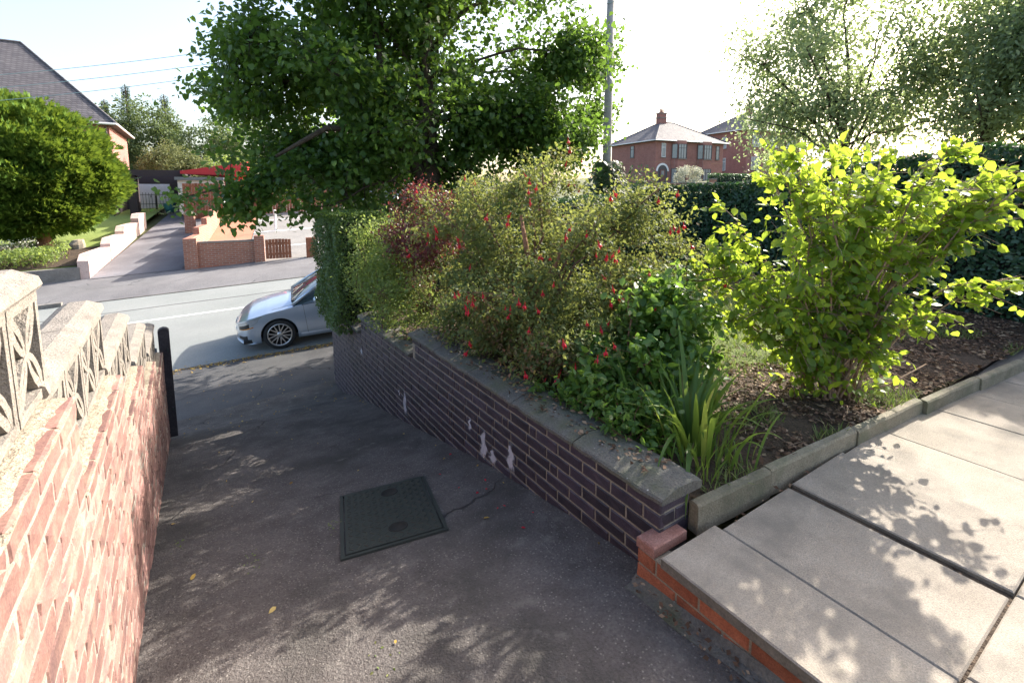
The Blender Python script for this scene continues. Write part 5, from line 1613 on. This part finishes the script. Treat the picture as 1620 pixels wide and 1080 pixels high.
# cypress with bare trunk
cb_ = Vector((*xy(-9.2, 14.9), zf(-9.2, 14.9)+.25))
cy = empty('cypress', cb_, label='rounded bright green cypress on a bare trunk in the garden across the road', cat='tree')
MB().tube([(0.15, -.1, -.2), (.05, 0, .15), (-.05, .05, .7), (0, .1, 1.6), (.1, .1, 3.4)], [.42, .27, .22, .19, .06], 10).tube([(-.05, .05, .65), (-.6, .1, 1.2), (-1.2, .1, 1.8)], [.12, .09, .05], 7).build('trunk', m_bark_red, cy, True)
c0 = np.array(cb_)
EC = [((-.2, 0, 3.2), (2.6, 2.5, 2.6), 1), ((-2.4, .3, 4.0), (2.2, 2.1, 2.5), 1), ((1.1, 0, 2.6), (1.6, 1.6, 1.5), 1), ((-.3, -.3, 1.7), (2.2, 1.9, .9), .8)]
# tufts: big clumps whose sprays point outwards and up
cl = []
while len(cl) < 900:
    c, r_, _ = EC[rng.integers(len(EC))]
    d_ = rdir(1)[0]; p = np.array(c)+d_*np.array(r_)*(.86+.14*rng.random())
    if any((((p-np.array(c2))/np.array(r2))**2).sum() < .3 for c2, r2, _ in EC): continue
    if noise.noise(Vector(p*.95)) < -.22: continue
    cl.append((p, norm(np.array([d_*np.array([1, 1, .7])+np.array([0, 0, .45])]))[0]))
for p in in_ellipsoids([(c, tuple(.8*q for q in r_)) for c, r_, _ in EC], 420, .33): cl.append((p, np.array([0, -.5, .6])))
pp, aa, nn_ = [], [], []
for p, d_ in cl:
    k = 80
    rr_ = rng.uniform(.28, .5)
    q = rdir(k)*rng.random((k, 1))**.4*rr_*np.array([1, 1, .8]) + p + d_*.1
    pp.append(q); aa.append(norm((q-p)*1.3+d_*.6+rdir(k)*.25)); nn_.append(rdir(k)+d_*.3)
pp, aa, nn_ = np.concatenate(pp), np.concatenate(aa), np.concatenate(nn_)
inst('crown', leaves('crown', pp, aa, nn_, .21*(.6+.8*rng.random(len(pp))), T_SPRAY, m_cyp, soft_rnd(pp, 1.2, .4)), cy)['kind'] = 'stuff'

# background trees
def far_tree(name, base, ells, n, size, m, label, trunk_h, r0=.25, void=.0, vs=.5, cat='tree', tm=T_OVAL):
    r = empty(name, base, label=label, cat=cat)
    b = np.array(base, float)
    MB().tube([(0, 0, -.3), (.05, 0, trunk_h*.5), (0, .1, trunk_h)], [r0, r0*.7, r0*.25], 7).build('trunk', m_bark, r, True)
    cc = in_ellipsoids([((np.array(c)-b), r_) + ((w_,) if w_ else ()) for c, r_, w_ in ells], max(40, n//70), .3, void, vs, len(label))
    k = 70
    c = np.repeat(cc, k, 0); d_ = rdir(len(c))
    pp = c+d_*rng.random((len(c), 1))**.4*np.array([1, 1, .7])*size*3.2
    inst('crown', leaves('crown', pp, norm(d_+rdir(len(c))*.5+np.array([0, 0, -.1])), norm(d_+np.array([0, 0, .5])+rdir(len(c))*.4), size*(.6+.8*rng.random(len(c))), tm, m, soft_rnd(pp, .5, .45)), r)['kind'] = 'stuff'
    return r
def W(d, e): return xy(d, e)
BG_TREES = True
far_tree('broad_tree', (*W(-12.5, 46.1), -1.2), [((-3.7, 58.6, 4.9), (3.6, 3.2, 3.9), 0), ((-5.9, 59.5, 3.9), (2.2, 2.0, 3.2), 0), ((-1.9, 58.0, 3.6), (2.0, 2.0, 2.8), 0)], 15000, .22, m_bg,
         'broad mid green tree behind the carport roof', 4.0)
far_tree('olive_bush', (*W(-7.9, 32.6), -1.0), [((-1.4, 44.6, 1.9), (1.9, 1.7, 1.6), 0), ((-.1, 44.2, 1.5), (1.3, 1.3, 1.2), 0)], 9000, .13, m_bg2, 'pale olive rounded bush just above the carport', 1.6, .12, cat='bush')
for i, (x, y, h_, rr_, lab) in enumerate(((-5.8, 72.8, 13.2, 2.0, 'taller blue green conifer with a pointed top behind the broad tree'), (-7.9, 73.6, 11.4, 1.9, 'shorter conifer between the slate roof and the broad tree'), (-2.2, 72.7, 12.4, 2.2, 'spreading conifer right of the tall pointed conifer'))):
    r = empty('conifer', (x, y, -1.0), label=lab, cat='tree', group='conifers behind the far houses')
    MB().tube([(0, 0, 0), (0, 0, h_)], [.3, .05], 6).build('trunk', m_bark, r, True)
    n = 9000
    t = rng.random(n)**1.3; a = rng.integers(0, 60, n)*.618*6.283+rng.normal(size=n)*.25
    lay = t
    rad = rr_*(1.05-t)**.65*(.25+.75*rng.random(n))*(.75+.35*np.sin(t*40))
    pp = np.stack([np.cos(a)*rad, np.sin(a)*rad, 2.2+(h_-2.4)*lay-.25*rad+rng.normal(size=n)*.12], 1)
    inst('crown', leaves('crown', pp, np.stack([np.cos(a), np.sin(a), -.15+0*a], 1)+rdir(n)*.3, np.array([0, 0, 1.0])+rdir(n)*.4, .40*(.6+.7*rng.random(n))*(1.05-.65*t), T_SPRAY, m_conifer), r)['kind'] = 'stuff'
far_tree('garden_tree', (*W(-6.7, 41.2), -.8), [((1.2, 52.8, 3.6), (2.6, 2.4, 3.0), 0), ((3.4, 53.5, 3.4), (2.6, 2.4, 2.6), 0)], 9000, .2, m_bg, 'green garden tree behind the red canopy, partly behind the lime tree', 3.0)
far_tree('garden_shrub', (*W(-4.9, 33.6), -.8), [((1.8, 45.1, 1.6), (2.2, 1.6, 1.3), 0)], 5000, .14, m_light, 'yellow green garden shrub showing over the red canopy', 1.3, .1, cat='shrub')
far_tree('tall_tree', (*W(-2.0, 49), -.8), [((5.5, 60, 5.0), (3.6, 3, 4.4), 0), ((10, 60, 4.2), (3.6, 3, 3.8), 0)], 11000, .24, m_bg, 'tall dull green tree glimpsed through the lime leaves', 5.0)

# ------------------------------------------------------------------ houses
def box_part(name, m, root, lo, hi): return MB().box(lo, hi).build(name, m, root)
def window(root, x0, x1, z0, z1, y, cols, top=.3, frame=None, normal='Y', dep=.06, t=.05):
    """window in a wall whose outside faces -Y (or -X): frame, mullions and panes"""
    frame = frame or m_frame
    def Bx(mb, u0, u1, w0, w1, d0, d1):
        if normal == 'Y': mb.box((u0, y+d0, w0), (u1, y+d1, w1))
        else: mb.box((y+d0, u0, w0), (y+d1, u1, w1))
    f = MB()
    Bx(f, x0, x1, z0, z0+t, -dep, .0); Bx(f, x0, x1, z1-t, z1, -dep, 0); Bx(f, x0, x0+t, z0+t, z1-t, -dep, 0); Bx(f, x1-t, x1, z0+t, z1-t, -dep, 0)
    wc = (x1-x0)/cols
    for k in range(1, cols): Bx(f, x0+wc*k-t/2, x0+wc*k+t/2, z0+t, z1-t, -dep+.004, 0)
    if top: Bx(f, x0+t, x1-t, z1-(z1-z0)*top-t/2, z1-(z1-z0)*top+t/2, -dep+.008, 0)
    o = f.build('window', frame, root)
    for k in range(cols):
        a, b = x0+wc*k+t*.6, x0+wc*(k+1)-t*.6
        for (c, d_) in ((z0+t, z1-(z1-z0)*top-t/2), (z1-(z1-z0)*top+t/2, z1-t)) if top else ((z0+t, z1-t),):
            g = MB(); Bx(g, a, b, c, d_, -.030, -.008); g.build('pane', m_glass, o)
    s = MB(); Bx(s, x0-.06, x1+.06, z0-.08, z0-.002, -.10, .02); s.build('sill', m_kst, o)
    return o
def hip_roof(root, m, x0, x1, y0, y1, z, rise, ov=.4, thick=.14):
    x0 -= ov; x1 += ov; y0 -= ov; y1 += ov
    dx, dy = x1-x0, y1-y0; r = min(dx, dy)/2
    if dx > dy: a, b = (x0+r, (y0+y1)/2, z+rise), (x1-r, (y0+y1)/2, z+rise)
    else: a, b = ((x0+x1)/2, y0+r, z+rise), ((x0+x1)/2, y1-r, z+rise)
    v = [(x0, y0, z), (x1, y0, z), (x1, y1, z), (x0, y1, z), a, b, (x0, y0, z-thick), (x1, y0, z-thick), (x1, y1, z-thick), (x0, y1, z-thick)]
    if dx > dy: f = [(0, 1, 5, 4), (1, 2, 5), (2, 3, 4, 5), (3, 0, 4)]
    else: f = [(0, 1, 4), (1, 2, 5, 4), (2, 3, 5), (3, 0, 4, 5)]
    f += [(9, 8, 7, 6), (0, 6, 7, 1), (1, 7, 8, 2), (2, 8, 9, 3), (3, 9, 6, 0)]
    o = MB().add(v, f).build('roof', m, root)
    # ridge and hip tiles
    rt = MB()
    rt.tube([a, b], .09, 6)
    for c, e in (((x0, y0, z), a), ((x0, y1, z), a if dx > dy else b), ((x1, y0, z), b if dx > dy else a), ((x1, y1, z), b)): rt.tube([Vector(c)+Vector((0, 0, .02)), e], .07, 5)
    rt.build('ridge_tiles', m, o)
    gt = MB()
    gt.tube([(x0-.05, y0-.06, z-.07), (x1+.05, y0-.06, z-.07)], .06, 6); gt.tube([(x0-.06, y0, z-.07), (x0-.06, y1, z-.07)], .06, 6); gt.tube([(x1+.06, y0, z-.07), (x1+.06, y1, z-.07)], .06, 6)
    gt.build('gutter', m_frame, o)
    return o
def chimney(roof, x, y, z0, z1, m, wx=.9, wy=.6):
    c = MB().box((x-wx/2, y-wy/2, z0), (x+wx/2, y+wy/2, z1)).build('chimney', m, roof)
    return c
def pots(root, x, y, z, n=3):
    for i in range(n):
        MB().lathe([(.10, 0), (.12, .05), (.09, .12), (.085, .42), (.11, .46), (.07, .46), (.06, .30)], 10, Matrix.Translation((x-.25*(n-1)/2+.25*i, y, z))).build('chimney_pot', m_orange, root, True)

# brick pair of houses up the road on the right: hipped slate roof, two-storey bays, arched porch
hx, hy = xy(39.07, 34.07)
rh = empty('brick_house', (hx, hy, .69), -AL, label='red brick semi detached house with hipped slate roof and arched porch up the road', cat='house')
Wd, Dp, He = 10.7, 8.6, 5.15
MB().box((0, 0, -2.5), (Wd, Dp, He)).build('wall', m_bw2, rh)
MB().box((-.012, -.012, 2.58), (Wd+.01, Dp, 2.70)).build('string_course', m_bw, rh)
rf = hip_roof(rh, m_slate, 0, Wd, 0, Dp, He, 2.75)
chimney(rf, 4.4, 4.3, He+1.7, He+3.9, m_bw2, 1.1, .7); pots(rh, 4.4, 4.3, He+3.9)
for zz in (3.2, 3.75): MB().box((4.4-.6, 4.3-.4, He+zz), (5.0, 4.7, He+zz+.1)).build('chimney_band', m_kst, rh)
for bx in (2.35, 6.35):
    bay = MB().prism([(bx, -.02), (bx+.45, -.62), (bx+1.75, -.62), (bx+2.2, -.02)], -2.4, He-.02, 'Z').build('bay', m_bw2, rh)
    for z0, z1 in ((3.05, 4.75), (.15, 1.9)):
        o = window(rh, bx+.5, bx+1.7, z0, z1, -.63, 3, .28, m_darkframe)
        for sgn, (ax_, ay, bx_, by) in ((0, (bx+.02, -.05, bx+.44, -.61)), (1, (bx+1.76, -.61, bx+2.18, -.05))):
            dv = Vector((bx_-ax_, by-ay, 0)); L = dv.length; ang = math.atan2(dv.y, dv.x)
            M = Matrix.Translation((ax_, ay, 0)) @ Matrix.Rotation(ang, 4, 'Z')
            fr_ = MB()
            for (u0, u1, w0, w1) in ((.03, L-.03, z0, z0+.06), (.03, L-.03, z1-.06, z1), (.03, .09, z0, z1), (L-.09, L-.03, z0, z1)): fr_.box((u0, -.055, w0), (u1, -.003, w1), M)
            f2 = fr_.build('window', m_darkframe, rh)
            MB().box((.09, -.03, z0+.06), (L-.09, -.01, z1-.06), M).build('pane', m_glass, f2)
window(rh, .85, 1.45, 3.2, 4.8, -.01, 1, .3, m_frame); window(rh, 9.45, 10.0, 3.1, 4.75, -.01, 1, .3, m_darkframe)
window(rh, 3.9, 4.6, 3.35, 4.75, -.01, 1, .3, m_darkframe, normal='X')
# arched porch
ar = MB(); V = []
for k in range(13):
    a = math.pi*k/12
    for rr_ in (.72, .95): V.append((1.1-rr_*math.cos(a), -.04, 1.55+rr_*math.sin(a)))
N = len(V); V += [(x, .0, z) for x, y, z in V]
ar.add(V, [(2*k, 2*k+1, 2*k+3, 2*k+2) for k in range(12)]+[(N+2*k, N+2*k+2, N+2*k+3, N+2*k+1) for k in range(12)]+[(2*k+1, N+2*k+1, N+2*k+3, 2*k+3) for k in range(12)])
ar.build('porch_arch', m_frame, rh)
pr = [(1.1-.72*math.cos(math.pi*k/12), 1.55+.72*math.sin(math.pi*k/12)) for k in range(13)]
MB().prism([(.38, -.3)]+pr+[(1.82, -.3)], -.03, -.012, 'Y').build('porch_opening', m_darkframe, rh)  # flat dark panel, the shade of the porch recess put into its colour
dr_ = MB().box((.72, -.075, -.25), (1.48, -.032, 1.75)).build('door', plain('dark_red_door', (.10, .03, .03), .4), rh)
MB().box((.9, -.085, 1.1), (1.3, -.076, 1.6)).build('pane', m_glass, dr_)
gar = MB().box((8.9, -.05, -.3), (10.6, -.012, 1.2)).build('side_door', m_darkframe, rh)
window(rh, 8.95, 10.0, .35, 1.05, -.06, 2, 0, m_darkframe)
# the next house up
hx2, hy2 = xy(58.5, 38.0)
rh2 = empty('brick_house', (hx2, hy2, 1.9), -AL, label='second red brick house further up the road half hidden by a tree', cat='house')
MB().box((0, 0, -3), (11, 9, 6.6)).build('wall', m_bw2, rh2)
rf = hip_roof(rh2, m_slate, 0, 11, 0, 9, 6.6, 3.1)
chimney(rf, 5.5, 4.5, 8.4, 11.0, m_bw2); pots(rh2, 5.5, 4.5, 11.0)
for z0, z1 in ((4.2, 5.8), (1.0, 2.8)):
    for x0 in (1.0, 4.6, 8.0): window(rh2, x0, x0+1.7, z0, z1, -.01, 3, .3)
    window(rh2, 3.5, 4.3, z0, z1, -.01, 1, .3, normal='X')
# front wall of that house with pillar, flowering shrub, hedge
fw = empty('front_garden_wall', (*xy(30.6, 23.9), -1.5), -AL-.22, label='brick front garden wall with pillars below the semi detached house up the road', cat='wall')
MB().box((0, 0, -1), (5.6, .24, 2.15)).build('wall_panel', m_bw, fw)
MB().box((0, -.03, 2.153), (5.6, .27, 2.23)).build('coping', m_kst, fw)
for xx in (-.45, 5.6): 
    MB().box((xx, -.1, -1), (xx+.45, .35, 2.5)).build('pillar', m_bw, fw); MB().box((xx-.05, -.15, 2.5), (xx+.5, .4, 2.6)).build('pillar_cap', m_kst, fw)
far_tree('flowering_shrub', (38.8, 29.4, .2), [((38.9, 29.4, 1.35), (1.5, 1.2, 1.05), 0)], 5000, .10, m_whitefl, 'round pale flowering shrub behind the brick front wall up the road', 1.0, .08, cat='shrub')
hedge('garden_hedge', [(41.5, 28.6), (49.0, 27.2)], 1.0, lambda x, y: -.2, lambda x, y: 1.55, 6000, .13, m_hedge, 'low clipped hedge in front of the second house up the road', tmpl=T_OVAL)

# slate roofed brick house across the road at left
L0 = Vector((-3.983, 38.143, 0)); ang = math.atan2(46.0-38.143, -3.93+3.983) - math.pi/2
lh = empty('slate_house', (L0.x, L0.y, -1.5), ang, label='red brick house with a large steep slate roof behind the cypress across the road', cat='house')
MB().box((-13, 0, -1), (0, 8.6, 5.36)).build('wall', m_bw2, lh)
rf = hip_roof(lh, m_slate, -13, 0, 0, 8.6, 5.5, 5.0, .35)
MB().tube([(-.15, -.07, 5.3), (-.15, -.07, -.2)], .045, 6).build('downpipe', m_darkframe, lh)
window(lh, -3.4, -1.6, 3.2, 4.8, -.01, 3); window(lh, -7.4, -5.6, 3.2, 4.8, -.01, 3); window(lh, -3.4, -1.6, .6, 2.2, -.01, 3); window(lh, -8, -5.6, .6, 2.2, -.01, 4)
chimney(rf, -8, 4.3, 9.3, 11.6, m_bw2); pots(lh, -8, 4.3, 11.6)
# house behind the lime
th = empty('tiled_house', (*xy(.6, 26.2), -1.4), -AL, label='red brick house with a brown tiled roof glimpsed through the lime tree', cat='house')
MB().box((0, 0, -1), (10, 8, 2.9)).build('wall', m_bw2, th)
rf = hip_roof(th, m_tile, 0, 10, 0, 8, 3.0, 4.4, .4)
chimney(rf, 5, 4, 6.8, 8.6, m_bw2); pots(th, 5, 4, 8.6)
window(th, 1.0, 3.2, .7, 2.2, -.01, 3); window(th, 6, 8.2, .7, 2.2, -.01, 3)
d_ = MB().box((4.2, -.05, -.2), (5.2, -.01, 1.9)).build('door', plain('pale_blue_door', (.3, .45, .55), .5), th); MB().box((4.35, -.062, 1.1), (5.05, -.052, 1.7)).build('pane', m_glass, d_)
